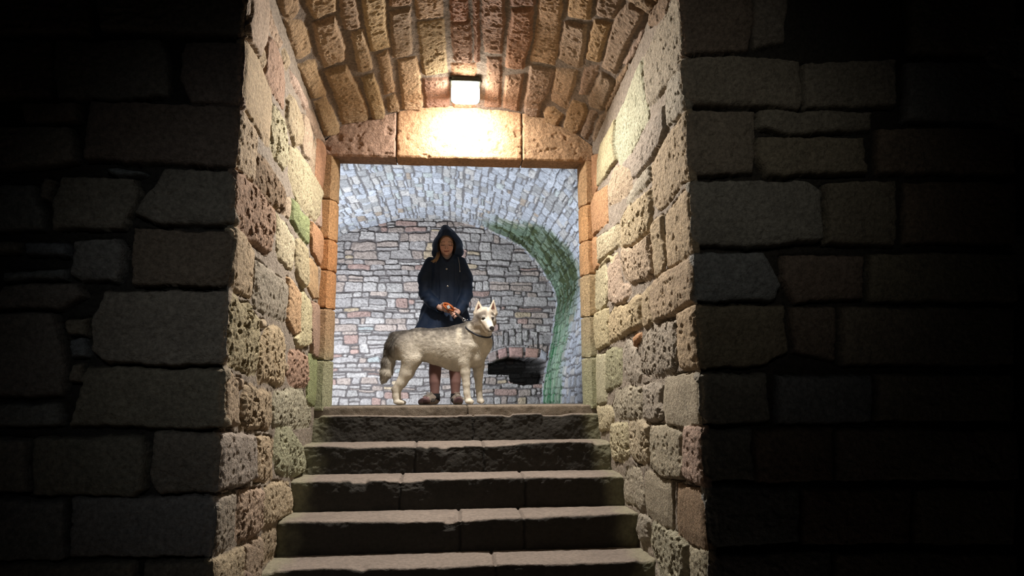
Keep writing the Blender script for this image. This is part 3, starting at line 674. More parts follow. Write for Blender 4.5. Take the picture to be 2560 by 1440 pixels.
def lintel_stone(x0, x1, color, k):
    nx = int((x1 - x0) / (.006 * Q))
    xs = np.linspace(x0 + .003, x1 - .003, nx)
    nz = int(70 / Q)
    top = np.interp(xs, AXs, AZs) + .02
    t = np.linspace(0, 1, nz)[:, None]
    Z = ZL + (top[None, :] - ZL) * t
    X = np.repeat(xs[None, :], nz, 0)
    d = np.minimum(np.minimum(X - x0, x1 - X), np.minimum(Z - ZL, .2))
    h = .006 * fbm(X * 9 + k, Z * 9, 4, 1) + .006 * fbm(X * 26 + k, Z * 26, 4, 3) - .012 * sstep(.1, .5, fbm(X * 14, Z * 16 + k, 3, 5)) - .012 * (1 - sstep(0, .016, d))
    Y = YD - h - .008
    front = np.stack([X, Y, Z], -1)
    var = (1 + .16 * fbm(X * 7 + k, Z * 9, 3, 2))[..., None]
    C = np.array(color)[None, None, :] * var
    # soffit
    ny = 26
    yy = np.linspace(0, 1, ny)[1:, None]
    Xs = np.repeat(xs[None, :], ny - 1, 0)
    Ys = front[0, :, 1][None, :] * (1 - yy) + (YB + .0) * yy
    Zs = np.full_like(Xs, ZL) + .004 * fbm(Xs * 12 + k, Ys * 30, 3, 2) + front[0, :, 2][None, :] * 0
    sof = np.stack([Xs, Ys, Zs], -1)[::-1]
    P = np.concatenate([sof, front], 0)
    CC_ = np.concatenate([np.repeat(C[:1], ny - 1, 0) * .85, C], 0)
    return grid_mesh('l', P, CC_)


ms = [lintel_stone(xl(5) - .03, -.642, (.40, .26, .19), 2), lintel_stone(-.642, .31, (.50, .29, .16), 11), lintel_stone(.31, xr(5) + .03, (.46, .29, .17), 23)]
link('trim_3', join_meshes('trim_3', ms), M_STONE, kind='structure')

# back of the door wall, seen only from inside the room, and the wall over the passage
M_PLAIN = mat_simple('plain_masonry', (.26, .22, .17), .95, noise=.3, scale=8, bump=.02, bscale=20)


def plain_box(name, boxes, mat, kind='structure'):
    bm = bmesh.new()
    for lo, hi in boxes:
        box_bm(bm, lo, hi)
    return link(name, bm_mesh(name, bm, False), mat, kind=kind)


plain_box('wall_middle', [((-4.2, 4.99, ZT - 1.2), (xl(5) - .05, 5.13, 4.4)), ((xr(5) + .05, 4.99, ZT - 1.2), (3.2, 5.13, 4.4)),
                          ((xl(5) - .05, 4.99, 2.12), (xr(5) + .05, 5.13, 4.4)), ((xl(5) - .06, 5.0, ZL + .015), (xr(5) + .06, YB - .002, 2.13))], M_PLAIN)


def wall_over():
    rng = np.random.default_rng(3)
    st = fill_stones(-1.3, 1.1, 2.2, 4.4, rng, tagc='-1')
    us = np.arange(-1.25, 1.0, .03)
    vz = np.arange(2.2, 4.4, .03)
    U, V, H, C = masonry(us, vz, st, rng, pal=pal_dark)
    bot = arch_z(U, YF) - .01
    Z = bot + (V - 2.2)
    P = np.stack([U, YF - H, Z], -1)
    return link('wall_front', grid_mesh('wall_front', P, C), M_STONE, kind='structure')


wall_over()
# the dark hall around the camera
M_DARKFLOOR = mat_simple('damp_flagstones', (.05, .045, .04), .8, noise=.3, scale=6, bump=.01, bscale=30)
plain_box('floor', [((-4, -4.5, ZS - .1), (4, 3.0, ZS))], M_DARKFLOOR)

# ------------------------------------------------------------------ the stairs


def make_step(k, Yn, Zn, Yback, Zprev, label, joints, seed):
    """one worn stone step: riser, rounded nosing, tread"""
    rng = np.random.default_rng(seed)
    x0, x1 = xl(Yn) - .02, xr(Yn) + .02
    xs = np.arange(x0, x1, .0065 * Q)
    nr, nn, nt = int(34 / Q), 10, max(8, int((Yback - Yn) / .009 / Q))
    rows = []
    R = .016
    zb = Zprev - .010
    for t in np.linspace(0, 1, nr):
        rows.append((Yn, zb + (Zn - R - zb) * t, 0, -1, 0))
    for a in np.linspace(0, math.pi / 2, nn)[1:]:
        rows.append((Yn + R - R * math.cos(a), Zn - R + R * math.sin(a), math.sin(a), -math.cos(a), 1))
    for t in np.linspace(0, 1, nt)[1:]:
        rows.append((Yn + R + (Yback + .016 - Yn - R) * t, Zn, 1, 0, 2))
    rows = np.array(rows)
    X = np.repeat(xs[None, :], len(rows), 0)
    Y = np.repeat(rows[:, 0:1], len(xs), 1)
    Z = np.repeat(rows[:, 1:2], len(xs), 1)
    nz = rows[:, 2:3]
    ny = rows[:, 3:4]
    arc = Z - Zn + (Y - Yn)
    near = np.exp(-((Y - Yn) / .07) ** 2) * sstep(-.09, 0, Z - Zn)
    cx = (x0 + x1) / 2
    wear = .010 * np.exp(-((X - cx + .1) / .45) ** 2) + .016 * (fbm(X * 2.2 + seed, X * 0 + seed, 3, 1) + .3)
    chip = .03 * sstep(.28, .55, fbm(X * 6 + seed * 3, X * 0 + 4 + seed, 3, 2))
    Z = Z - near * (wear + chip * .5)
    Y = Y + near * (chip * .6 + .008 * fbm(X * 14 + seed, Z * 9, 3, 5)) + (1 - nz) * .010 * fbm(X * 5 + seed, Z * 6, 3, 3)
    h = .006 * fbm(X * 20 + seed, arc * 26, 4, 4) * (1 - .55 * nz) + .004 * fbm(X * 60, arc * 70 + seed, 3, 2) * (1 - .7 * nz)
    jd = np.min([np.abs(X - j + .01 * fbm(arc * 20, arc * 0 + j, 2, 1)) for j in joints], 0) if joints else np.ones_like(X)
    h = h - .012 * (1 - sstep(.002, .012, jd))
    Y = Y + ny * h
    Z = Z + nz * h
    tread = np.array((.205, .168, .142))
    riser = np.array((.027, .024, .02))  # near-black beside the tread: the risers' shade is put into the colour
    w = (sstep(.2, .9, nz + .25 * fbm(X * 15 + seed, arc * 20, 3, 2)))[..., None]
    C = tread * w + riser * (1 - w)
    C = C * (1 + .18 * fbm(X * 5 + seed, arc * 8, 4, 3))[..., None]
    C = C * (1 - .3 * (1 - sstep(.002, .012, jd)))[..., None]
    # the earth and lichen at the sides
    sd = np.minimum(X - x0, x1 - X)
    m = ((1 - sstep(.02, .16, sd + .06 * fbm(X * 9, arc * 9 + seed, 3, 4))) * .5)[..., None]
    C = C * (1 - m) + np.array((.30, .29, .18)) * m
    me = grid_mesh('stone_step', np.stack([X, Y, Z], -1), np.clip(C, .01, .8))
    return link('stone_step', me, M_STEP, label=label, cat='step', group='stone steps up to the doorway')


Y0, DY, Z0, DZ = 4.9132, .3045, -.1018, .1849
labels = ['shallow top stone step just under the doorway sill', 'second worn stone step below the doorway sill, rough lit riser',
          'third worn stone step below the doorway sill, dark jointed riser', 'fourth worn stone step below the doorway sill, chipped at its right end',
          'lowest worn stone step in view, its lip broken near the middle',
          'stone step just below the lowest one in view', 'second stone step up from the hall floor']
jts = [[-.06], [-.45, 0.0], [-.52, .24], [-.16, .2], [.02], [-.4, .3], [.1]]
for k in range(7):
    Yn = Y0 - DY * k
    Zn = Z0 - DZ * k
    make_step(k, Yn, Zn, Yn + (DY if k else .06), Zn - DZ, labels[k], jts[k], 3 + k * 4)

# sill of the door
ms = [slab('s', (xl(5) - .02, 4.945, -.13), (-.10, 5.5, ZT), (.19, .155, .12), k=5, cell=.012, amp=.006), slab('s', (-.096, 4.945, -.13), (xr(5) + .02, 5.5, ZT), (.21, .17, .13), k=15, cell=.012, amp=.006)]
link('trim_4', join_meshes('trim_4', ms), M_STEP, kind='structure')
# dais inside, then the lower room floor
plain_box('floor_room', [((-2.9, 5.45, -.25), (1.7, 6.6, ZT - .001)), ((-3.2, 6.5, -.6), (2.2, 11.3, -.42))], M_PLAIN)

# ------------------------------------------------------------------ the vaulted room beyond
YE = 11.0


def room_profile():
    e = list(ENDARCH)                      # left spring .. crown .. right foot
    right = e[::-1]
    left = [(-1.44 - x, z) for x, z in e if z < 2.45 and x > 0]
    pts = [(1.20, -.6)] + right + [(x, z) for x, z in left] + [(-2.66, -.6)]
    P = np.array(pts)
    s = np.concatenate([[0], np.cumsum(np.hypot(*np.diff(P, axis=0).T))])
    return P, s


PP, SS = room_profile()


def stone_colors(ids, nid, rng, palette, weights):
    w = np.array(weights) / sum(weights)
    c = np.array(palette)[rng.choice(len(palette), nid + 5, p=w)]
    c = c * (1 + rng.uniform(-.14, .14, (nid + 5, 1)))
    return c[ids], rng.uniform(-1, 1, nid + 5)[ids]


def build_room_vault():
    rng = np.random.default_rng(21)
    ss = clean(np.arange(0, SS[-1], .0095 * Q))
    ys = clean(np.concatenate([np.arange(5.05, 8.0, .04), np.arange(8.0, YE + .02, .0095 * Q)]))
    S, Y = np.meshgrid(ss, ys)
    kx = np.convolve(np.pad(np.interp(ss, SS, PP[:, 0]), 12, 'edge'), np.ones(25) / 25, 'valid')
    kz = np.convolve(np.pad(np.interp(ss, SS, PP[:, 1]), 12, 'edge'), np.ones(25) / 25, 'valid')
    X = np.interp(S, ss, kx)
    Z = np.interp(S, ss, kz)
    dx = np.interp(S, ss, np.gradient(kx, ss))
    dz = np.interp(S, ss, np.gradient(kz, ss))
    n = np.hypot(dx, dz) + 1e-9
    nx, nz_ = -dz / n, dx / n
    d, ids, nid = rubble(Y + 20, S, rng, (.085, .15), (.12, .34), warp=.02)
    hs = sstep(.002, .014, d)
    C, off = stone_colors(ids, nid, rng, [(.49, .50, .53), (.42, .43, .46), (.50, .47, .44), (.38, .37, .36), (.42, .34, .27), (.44, .46, .44)], [5, 4, 3, 2, .5, .6])
    H = hs * (.016 + .008 * off) + .006 * fbm(S * 22, Y * 22, 4, 1) + .004 * fbm(S * 60, Y * 60, 2, 3)
    C = C * hs[..., None] + np.array((.20, .185, .18)) * (1 - hs[..., None])
    # algae where water runs down the right-hand side
    f = fbm(Z * 2.4 + 3, Y * 3.2, 4, 2)
    fs = fbm(Z * 1.3, Y * 11, 3, 4)
    fc = fbm(Z * 9, Y * 9, 3, 6)
    right = sstep(.05, .45, X + .35 * f)
    edge = 10.80 - .10 * fc
    start = np.interp(Z, [0, 1.2, 1.8, 2.4, 2.75, 3.0], [8.9, 8.9, 8.6, 9.0, 9.9, 10.5])
    band = sstep(start - .1, start + .5, Y + .5 * f) * sstep(edge + .05, edge - .03, Y)
    upper = sstep(2.98, 2.70, Z + .22 * f)
    blot = sstep(-.12, .12, fc + f * .6)
    a = right * band * upper
    dark = a * sstep(.9, 1.5, Z) * (.45 + .55 * blot) * sstep(-.9, -.4, f + .3 * off)
    low = a * sstep(-.15, .3, fs) * sstep(2.2, 1.3, Z) * (.5 + .5 * blot)
    tint = a * .8
    stain = 1.3 * sstep(9.3, 9.9, Y) * sstep(10.95, 10.7, Y) * sstep(.6, .9, X) * .5 * sstep(-.3, .3, fs)
    for w, c in ((stain, (.27, .37, .34)), (tint, (.16, .24, .14)), (low, (.03, .11, .045)), (dark, (.032, .040, .014))):
        w = (w * .97)[..., None]
        C = C * (1 - w) + np.array(c) * (.7 + .6 * hs[..., None]) * (1 + .6 * fc[..., None]) * w
    P = np.stack([X + nx * H, Y, Z + nz_ * H], -1)
    me = grid_mesh('wall_vault', P, np.clip(C, .01, .9), flip=True)
    return link('wall_vault', me, M_ROOM, kind='structure')


build_room_vault()


def build_end_wall():
    rng = np.random.default_rng(33)
    xs = np.arange(-2.9, 1.7, .0085 * Q)
    zs = np.arange(-.6, 3.15, .0085 * Q)
    X, Z = np.meshgrid(xs, zs)
    d, ids, nid = rubble(X, Z, rng, (.06, .17), (.13, .40), warp=.03)
    C, off = stone_colors(ids, nid, rng, [(.37, .335, .31), (.33, .30, .28), (.41, .375, .345), (.37, .30, .255), (.36, .245, .205), (.44, .345, .235), (.36, .37, .35)], [5, 4, 4, 3, 1.1, .7, .2])
    # relieving arch of upright stones above the fireplace
    ins = (X > .42) & (X < 1.26) & (Z > .86 - .25 * (X - .84) ** 2 * 2) & (Z < 1.13 - .5 * (X - .84) ** 2)
    d2, ids2, nid2 = rubble(Z, X, rng, (.07, .11), (.5, .6), warp=.01)
    d = np.where(ins, np.minimum(d2, np.minimum(Z - (.86 - .5 * (X - .84) ** 2), 1.13 - .5 * (X - .84) ** 2 - Z)), d)
    hs = sstep(.001, .015, d)
    H = hs * (.026 + .010 * off) + .014 * fbm(X * 20, Z * 26, 4, 1) * hs + .010 * fbm(X * 50, Z * 55, 3, 3) * hs
    C = C * hs[..., None] + np.array((.13, .112, .105)) * (1 - hs[..., None])
    C = C * (1 + .12 * fbm(X * 12, Z * 12, 3, 5))[..., None]
    # hole of the fireplace
    f = poly_sd(np.array(FIRE), X + .012 * fbm(X * 14, Z * 14, 2, 1), Z + .012 * fbm(X * 14, Z * 14 + 5, 2, 3))
    hole = sstep(-.01, .012, f)
    Y = YE - H + hole * .75
    hole_dark = (hole * .9)[..., None]  # inside of the opening coloured near-black
    C = C * (1 - hole_dark) + np.array((.03, .026, .022)) * hole_dark
    P = np.stack([X, Y, Z], -1)
    me = grid_mesh('wall_back', P, np.clip(C, .01, .9))
    return link('wall_back', me, M_ROOM, kind='structure')


build_end_wall()

# fireplace: four arch stones over the dark opening, and a broken stone lip on its left
fire = link('fireplace', None, loc=(.85, YE - .05, .25), label='low arched fireplace opening with reddish arch stones in the far rubble wall', cat='fireplace')
inner = [(.371, .552), (.52, .616), (.689, .667), (.942, .654), (1.177, .634), (1.307, .582)]
outer = [(.335, .72), (.50, .80), (.665, .845), (.95, .842), (1.215, .82), (1.325, .74)]


def block_between(name, a0, a1, b0, b1, color, parent, k):
    """stone with front outline a0-a1 (lower) and b0-b1 (upper)"""
    n = 14
    t = np.linspace(0.03, .97, n)[None, :]
    s = np.linspace(0.03, .97, 10)[:, None]
    A0, A1, B0, B1 = (np.array(q) for q in (a0, a1, b0, b1))
    G = ((A0[None, None] * (1 - t)[..., None] + A1[None, None] * t[..., None]) * (1 - s)[..., None]
         + (B0[None, None] * (1 - t)[..., None] + B1[None, None] * t[..., None]) * s[..., None])
    e = np.minimum(np.minimum(t, 1 - t) * 6, np.minimum(s, 1 - s) * 5)
    e = np.clip(e, 0, 1)
    y = YE - .035 - .03 * e + .008 * fbm(G[..., 0] * 20 + k, G[..., 1] * 20, 3, k % 7)
    y[0, :] = y[-1, :] = YE + .06
    y[:, 0] = y[:, -1] = YE + .06
    P = np.stack([G[..., 0], y, G[..., 1]], -1) - np.array(parent.location)
    C = np.array(color) * (1 + .2 * fbm(G[..., 0] * 12, G[..., 1] * 12 + k, 3, 1))[..., None]
    return link(name, grid_mesh(name, P, C), M_ROOM, parent=parent)


cols = [(.33, .26, .23), (.38, .24, .21), (.40, .25, .21), (.38, .23, .18), (.33, .32, .33)]
for i in range(5):
    block_between('arch_stone', inner[i], inner[i + 1], outer[i], outer[i + 1], cols[i], fire, i)

# ------------------------------------------------------------------ the lamp under the vault
M_LAMPBODY = mat_simple('lamp_housing_metal', (.05, .06, .05), .45, .6, noise=.2, scale=60)
M_LENS = mat_simple('lamp_diffuser', (.9, .9, .9), .4, emit=((1.0, .93, .80), LAMP_STRENGTH))
lx, ly = -.131, 4.56
lamp = link('floodlight', None, loc=(lx, ly, 2.28), label='glowing white lamp with dark housing fixed under the stone vault', cat='lamp')
bm = bmesh.new()
box_bm(bm, (-.098, -.055, -.060), (.098, .055, -.005), .012)
box_bm(bm, (-.107, -.064, -.070), (.107, .064, -.056), .004)
box_bm(bm, (-.104, .050, -.178), (.104, .066, -.056), .004)  # added back plate, keeps the diffuser's light off the upper lintel
link('housing', bm_mesh('housing', bm), M_LAMPBODY, parent=lamp)
bm = bmesh.new()
box_bm(bm, (-.100, -.050, -.205), (.100, .050, -.070), .035, 3)
link('diffuser', bm_mesh('diffuser', bm), M_LENS, parent=lamp)
bm = bmesh.new()
box_bm(bm, (-.115, -.012, -.052), (-.101, .012, .03), .002)
box_bm(bm, (.101, -.012, -.052), (.115, .012, .03), .002)
box_bm(bm, (-.115, -.012, .018), (.115, .012, .032), .002)
link('bracket', bm_mesh('bracket', bm), M_LAMPBODY, parent=lamp)
# ------------------------------------------------------------------ soft bodies: distance fields meshed by surface nets


class Field:
    def __init__(self, lo, hi, h):
        self.lo = np.array(lo, float)
        self.h = h
        n = np.ceil((np.array(hi) - self.lo) / h).astype(int) + 1
        self.n = n
        self.f = np.full(tuple(n), 1.0, np.float32)
        self.ax = [(self.lo[i] + h * np.arange(n[i])).astype(np.float32) for i in range(3)]

    def box(self, lo, hi):
        a = np.clip(np.floor((np.array(lo) - self.lo) / self.h).astype(int), 0, self.n)
        b = np.clip(np.ceil((np.array(hi) - self.lo) / self.h).astype(int) + 1, 0, self.n)
        sl = tuple(slice(a[i], b[i]) for i in range(3))
        return sl, self.ax[0][sl[0]][:, None, None], self.ax[1][sl[1]][None, :, None], self.ax[2][sl[2]][None, None, :]

    def add(self, sl, d, k):
        a = self.f[sl]
        if k > 0:
            h = np.clip(.5 + .5 * (a - d) / k, 0, 1)
            self.f[sl] = a * (1 - h) + d * h - k * h * (1 - h)
        else:
            self.f[sl] = np.minimum(a, d)

    def cut(self, sl, d, k):
        a = self.f[sl]
        d = -d
        h = np.clip(.5 - .5 * (a - d) / max(k, 1e-4), 0, 1)
        self.f[sl] = a * (1 - h) + d * h + k * h * (1 - h)

    def cap(self, a, b, r0, r1, k=.02, sy=1.0, cut=False, sx=1.0, sz=1.0):
        a = np.array(a, float)
        b = np.array(b, float)
        m = max(r0, r1) + k + .02
        s = np.array((sx, sy, sz))
        sl, X, Y, Z = self.box(np.minimum(a, b) - m, np.maximum(a, b) + m)
        A = a / s
        E = (b - a) / s
        L = E @ E + 1e-12
        px, py, pz = X / s[0] - A[0], Y / s[1] - A[1], Z / s[2] - A[2]
        t = np.clip((px * E[0] + py * E[1] + pz * E[2]) / L, 0, 1)
        d = (np.sqrt((px - t * E[0]) ** 2 + (py - t * E[1]) ** 2 + (pz - t * E[2]) ** 2) - (r0 + (r1 - r0) * t)) * min(s)
        (self.cut if cut else self.add)(sl, d, k)

    def chain(self, pts, k=.02, sy=1.0):
        for (a, r0), (b, r1) in zip(pts[:-1], pts[1:]):
            self.cap(a, b, r0, r1, k, sy)

    def ell(self, c, r, k=.02, cut=False, rot=None):
        c = np.array(c, float)
        r = np.array(r, float)
        m = max(r) + k + .02
        sl, X, Y, Z = self.box(c - m, c + m)
        p = [X - c[0], Y - c[1], Z - c[2]]
        if rot is not None:
            R = np.array(rot)
            p = [R[0, i] * p[0] + R[1, i] * p[1] + R[2, i] * p[2] for i in range(3)]
        k0 = np.sqrt((p[0] / r[0]) ** 2 + (p[1] / r[1]) ** 2 + (p[2] / r[2]) ** 2)
        k1 = np.sqrt((p[0] / r[0] ** 2) ** 2 + (p[1] / r[1] ** 2) ** 2 + (p[2] / r[2] ** 2) ** 2) + 1e-6
        d = k0 * (k0 - 1) / k1
        (self.cut if cut else self.add)(sl, d, k)

    def mesh(self):
        f = self.f
        s = f < 0
        c = np.zeros(tuple(self.n - 1), np.uint8)
        for i in (0, 1):
            for j in (0, 1):
                for k in (0, 1):
                    c += s[i:i + self.n[0] - 1, j:j + self.n[1] - 1, k:k + self.n[2] - 1]
        m = (c > 0) & (c < 8)
        ijk = np.argwhere(m)
        idx = np.full(m.shape, -1, np.int32)
        idx[m] = np.arange(len(ijk))
        acc = np.zeros((len(ijk), 3))
        cnt = np.zeros(len(ijk))
        cs = [(i, j, k) for i in (0, 1) for j in (0, 1) for k in (0, 1)]
        val = {q: f[ijk[:, 0] + q[0], ijk[:, 1] + q[1], ijk[:, 2] + q[2]] for q in cs}
        for a in cs:
            for ax in range(3):
                if a[ax] == 0:
                    b = list(a)
                    b[ax] = 1
                    b = tuple(b)
                    va, vb = val[a], val[b]
                    x = (va < 0) != (vb < 0)
                    t = np.where(x, va / np.where(x, va - vb, 1), 0)
                    for q in range(3):
                        acc[:, q] += np.where(x, a[q] + (t if q == ax else 0), 0)
                    cnt += x
        V = self.lo + self.h * (ijk + acc / cnt[:, None])
        F = []
        for ax in range(3):
            o = [(1, 2), (2, 0), (0, 1)][ax]
            sa = [slice(1, -1)] * 3
            sb = [slice(1, -1)] * 3
            sa[ax] = slice(0, -1)
            sb[ax] = slice(1, None)
            A, B = s[tuple(sa)], s[tuple(sb)]
            e = np.argwhere(A != B)
            inside = A[A != B]
            e[:, o[0]] += 1
            e[:, o[1]] += 1
            def cell(d0, d1):
                q = e.copy()
                q[:, o[0]] -= d0
                q[:, o[1]] -= d1
                return idx[q[:, 0], q[:, 1], q[:, 2]]
            quad = np.stack([cell(1, 1), cell(0, 1), cell(0, 0), cell(1, 0)], 1)
            quad[~inside] = quad[~inside][:, ::-1]
            F.append(quad)
        F = np.concatenate(F)
        return V, F[(F >= 0).all(1)]


def vnormals(V, F):
    n = np.cross(V[F[:, 2]] - V[F[:, 0]], V[F[:, 3]] - V[F[:, 1]])
    N = np.zeros_like(V)
    for i in range(4):
        np.add.at(N, F[:, i], n)
    return N / (np.linalg.norm(N, axis=1, keepdims=True) + 1e-12)


def relax(V, F, it=2, w=.5):
    for _ in range(it):
        S = np.zeros_like(V)
        c = np.zeros(len(V))
        for i in range(4):
            for j in (1, 3):
                np.add.at(S, F[:, i], V[F[:, (i + j) % 4]])
                np.add.at(c, F[:, i], 1)
        V = V * (1 - w) + w * S / c[:, None]
    return V


def mixc(C, c, w):
    w = np.clip(w, 0, 1)[:, None]
    return C * (1 - w) + np.array(c) * w


def pxy(V, Y):
    """straight-on picture coordinates of points, all laid on the upright plane at depth Y"""
    d = np.stack([V[:, 0] - CC[0], np.full(len(V), Y), V[:, 2]], 1)
    z = d @ np.array(CF)
    return 1280 + FPX * (d @ np.array(CR)) / z, 720 - FPX * (d @ np.array(CU)) / z

# ------------------------------------------------------------------ the dog


def dY(px):
    return 5.52 - (px - 985) / 240 * .12


def D(px, py, dy=0):
    return at(px, py, dY(px) + dy)


def build_dog():
    base = D(1100, 1011)
    lo = at(940, 1020, 5.4)
    hi = at(1258, 738, 5.4)
    F_ = Field((lo[0] - .02, 5.02, ZT - .01), (hi[0] + .02, 5.75, hi[2] + .03), .0042)
    # trunk
    F_.cap(D(1005, 864), D(1050, 861), .120, .124, .03, sy=.70)
    F_.cap(D(1050, 861), D(1098, 866), .124, .140, .03, sy=.70)
    F_.cap(D(1098, 866), D(1143, 871), .140, .168, .03, sy=.72)
    F_.cap(D(1143, 871), D(1178, 862), .168, .140, .04, sy=.72)
    F_.cap(D(1178, 862), D(1205, 858), .125, .078, .05, sy=.80)
    F_.ell(D(1190, 895), (.07, .075, .075), .04)
    F_.cap(D(1150, 832), D(1175, 826), .055, .07, .05)
    # neck and ruff
    F_.cap(D(1178, 850, -.02), D(1203, 812, -.09), .098, .078, .05, sy=.9)
    F_.ell(D(1206, 833, -.075), (.074, .066, .045), .03)
    # head, turned towards the camera and to its left
    H = D(1212, 788, -.125)
    F_.ell(H, (.074, .082, .066), .03)
    F_.ell(D(1195, 807, -.115), (.042, .05, .045), .03)
    F_.ell(D(1230, 804, -.105), (.036, .045, .042), .03)
    F_.cap(D(1214, 798, -.16), D(1226, 821, -.245), .046, .030, .022)
    F_.cap(D(1211, 812, -.15), D(1223, 831, -.225), .036, .020, .015)
    F_.ell(D(1228, 825, -.262), (.019, .012, .0145), .004)
    for ex, ey in ((1208, 798.5), (1231, 797)):
        F_.ell(D(ex, ey, -.200), (.014, .016, .009), .008, cut=True)
        F_.ell(D(ex, ey, -.186), (.0115, .011, .0085), .002)
        q = 0 if ex < 1220 else .016
        F_.cap(D(ex - 5, ey - 4.5, -.190 + q * .3), D(ex + 5, ey - 5, -.190 + q), .0065, .006, .014)
    # ears
    for bx, tx, tyy, w in ((1197.5, 1196.5, 753, .046), (1231.0, 1234, 750.5, .042)):
        a = D(bx, 781, -.105)
        t = D(tx, tyy, -.115)
        F_.cap(a, t, w, .006, .012, sy=.5)
        a2 = D(bx + (.8 if bx < 1210 else -.8), 780, -.128)
        F_.cap(a2, at(tx, tyy + 7, dY(tx) - .128), w * .60, .003, .004, sy=.62, cut=True)
    # near fore leg
    n = -.075
    F_.chain([(D(1170, 868, n + .02), .085), (D(1162, 905, n), .050), (D(1163, 931, n), .037), (D(1166, 962, n), .0275), (D(1167, 982, n), .0245), (D(1170, 999, n), .026)], .012)
    F_.ell(D(1174, 1004, n - .01), (.034, .034, .020), .012)
    for q in (-.018, -.006, .006, .018):
        F_.ell(D(1179 + q * 60, 1006, n + q - .012), (.014, .009, .013), .004)
    # far fore leg
    n = .07
    F_.chain([(D(1192, 872, n - .03), .075), (D(1196, 915, n), .047), (D(1196, 938, n), .037), (D(1197, 965, n), .027), (D(1198, 984, n), .0235), (D(1200, 999, n), .025)], .012)
    F_.ell(D(1202, 1003, n), (.030, .034, .020), .012)
    for q in (-.018, -.006, .006, .018):
        F_.ell(D(1205 + q * 60, 1005, n + q - .008), (.014, .009, .013), .004)
    # hind legs
    for n, ox in ((-.065, 0), (.065, 5)):
        F_.chain([(D(1016 + ox, 866, n * .6), .100), (D(1027 + ox, 898, n), .070), (D(1015 + ox, 932, n), .048), (D(1001 + ox, 957, n), .034), (D(989 + ox, 973, n), .0285),
                  (D(989 + ox, 990, n), .0225), (D(991 + ox, 1001, n), .0235)], .015, sy=.85)
        F_.cap(D(1040 + ox, 880, n * .8), D(1045 + ox, 893, n), .045, .03, .03, sy=.8)
        F_.ell(D(998 + ox, 1006, n - .005), (.040, .031, .019), .012)
        for q in (-.017, -.006, .006, .017):
            F_.ell(D(1006 + ox, 1007.5, n + q), (.013, .008, .012), .004)
    # tail
    F_.chain([(D(990, 846), .050), (D(978, 862), .040), (D(975.5, 880), .043), (D(971, 905), .048), (D(966, 930), .044), (D(960, 946), .024), (D(957, 952), .010)], .02, sy=.8)
    V, Fc = F_.mesh()
    V = relax(V, Fc, 1)
    N = vnormals(V, Fc)

    def coat(V, N, rnd=0):
        x, y = pxy(V, 5.42)
        near = sstep(5.40, 5.30, V[:, 1]) * sstep(1180, 1190, x) * sstep(850, 840, y)
        x2, y2 = pxy(V, 5.27)
        x = x * (1 - near) + x2 * near
        y = y * (1 - near) + y2 * near
        f = fbm(V[:, 0] * 14, V[:, 2] * 14, 3, 1)
        g = fbm(V[:, 0] * 45 + 3, V[:, 2] * 45, 3, 3)
        C = np.tile(np.array((.74, .685, .59)), (len(V), 1))
        body = sstep(1185, 1160, x) * sstep(975, 1000, x)
        top = np.interp(x, [960, 985, 1003, 1027, 1098, 1133, 1151, 1176, 1190], [900, 850, 832, 823, 822, 822, 817, 810, 800])
        dep = y - top
        sad = sstep(66, 4, dep + 16 * f) * sstep(-.45, .25, f + g * .5 + .35 * sstep(30, 0, dep)) * sstep(1196, 1178, x)
        C = mixc(C, (.50, .455, .39), body * sstep(75, 35, dep + 14 * f) * .4)
        C = mixc(C, (.155, .138, .12), sad * .85)
        C = mixc(C, (.05, .045, .042), sstep(8, 1, dep) * sstep(960, 985, x) * sstep(1195, 1150, x) * .75)
        # light bar behind the shoulder, dark streak on the shoulder
        C = mixc(C, (.80, .73, .60), sstep(9, 3, np.abs(x - 1148 + (y - 835) * .05)) * sstep(872, 850, y) * sstep(818, 826, y) * .7)
        C = mixc(C, (.13, .115, .10), sstep(9, 2, np.abs(x - 1163 - (y - 830) * .12)) * sstep(872, 835, y) * sstep(815, 822, y) * (.5 + .5 * g) * .9)
        C = mixc(C, (.30, .26, .21), sstep(12, 3, np.abs(x - 1032)) * sstep(14, 4, np.abs(y - 876 + 3 * np.sin(x * .4))) * .35)
        # tail
        tl = sstep(990, 980, x)
        C = mixc(C, (.15, .13, .11), tl * sstep(-3, 7, np.interp(y, [840, 860, 880, 905, 930, 950], [980, 972, 966, 961, 956, 953]) + 5 - x + 3 * g) * .6)
        C = mixc(C, (.18, .155, .13), tl * sstep(915, 940, y + 8 * f) * .4)
        # belly, legs, chest paler
        C = mixc(C, (.80, .735, .62), sstep(900, 925, y) * .5)
        C = mixc(C, (.82, .75, .63), sstep(1195, 1215, x) * sstep(845, 865, y) * .6)
        C = mixc(C, (.45, .37, .28), sstep(10, 3, np.hypot(x - 986, y - 968)) * .5)
        C = mixc(C, (.42, .22, .15), sstep(4, 1, np.hypot((x - 1168), (y - 990) * .8)) * .5)
        # head
        hd = sstep(846, 836, y + .3 * (1205 - x)) * sstep(1176, 1184, x)
        C = mixc(C, (.60, .53, .44), hd)
        yy = V[:, 1]
        C = mixc(C, (.19, .165, .145), hd * sstep(13, 5, np.abs(y - 787 - (x - 1214) ** 2 * .018)) * sstep(3, 9, np.abs(x - 1221)) * .85)
        C = mixc(C, (.17, .145, .125), hd * sstep(1201, 1193, x) * sstep(785, 795, y) * sstep(822, 805, y) * .6)
        C = mixc(C, (.74, .71, .66), hd * sstep(12, 6, np.abs(x - 1221 - (y - 800) * .25)) * sstep(800, 809, y))
        C = mixc(C, (.70, .65, .57), hd * sstep(3.2, 1, np.abs(x - 1219.5)) * sstep(762, 770, y) * .7)
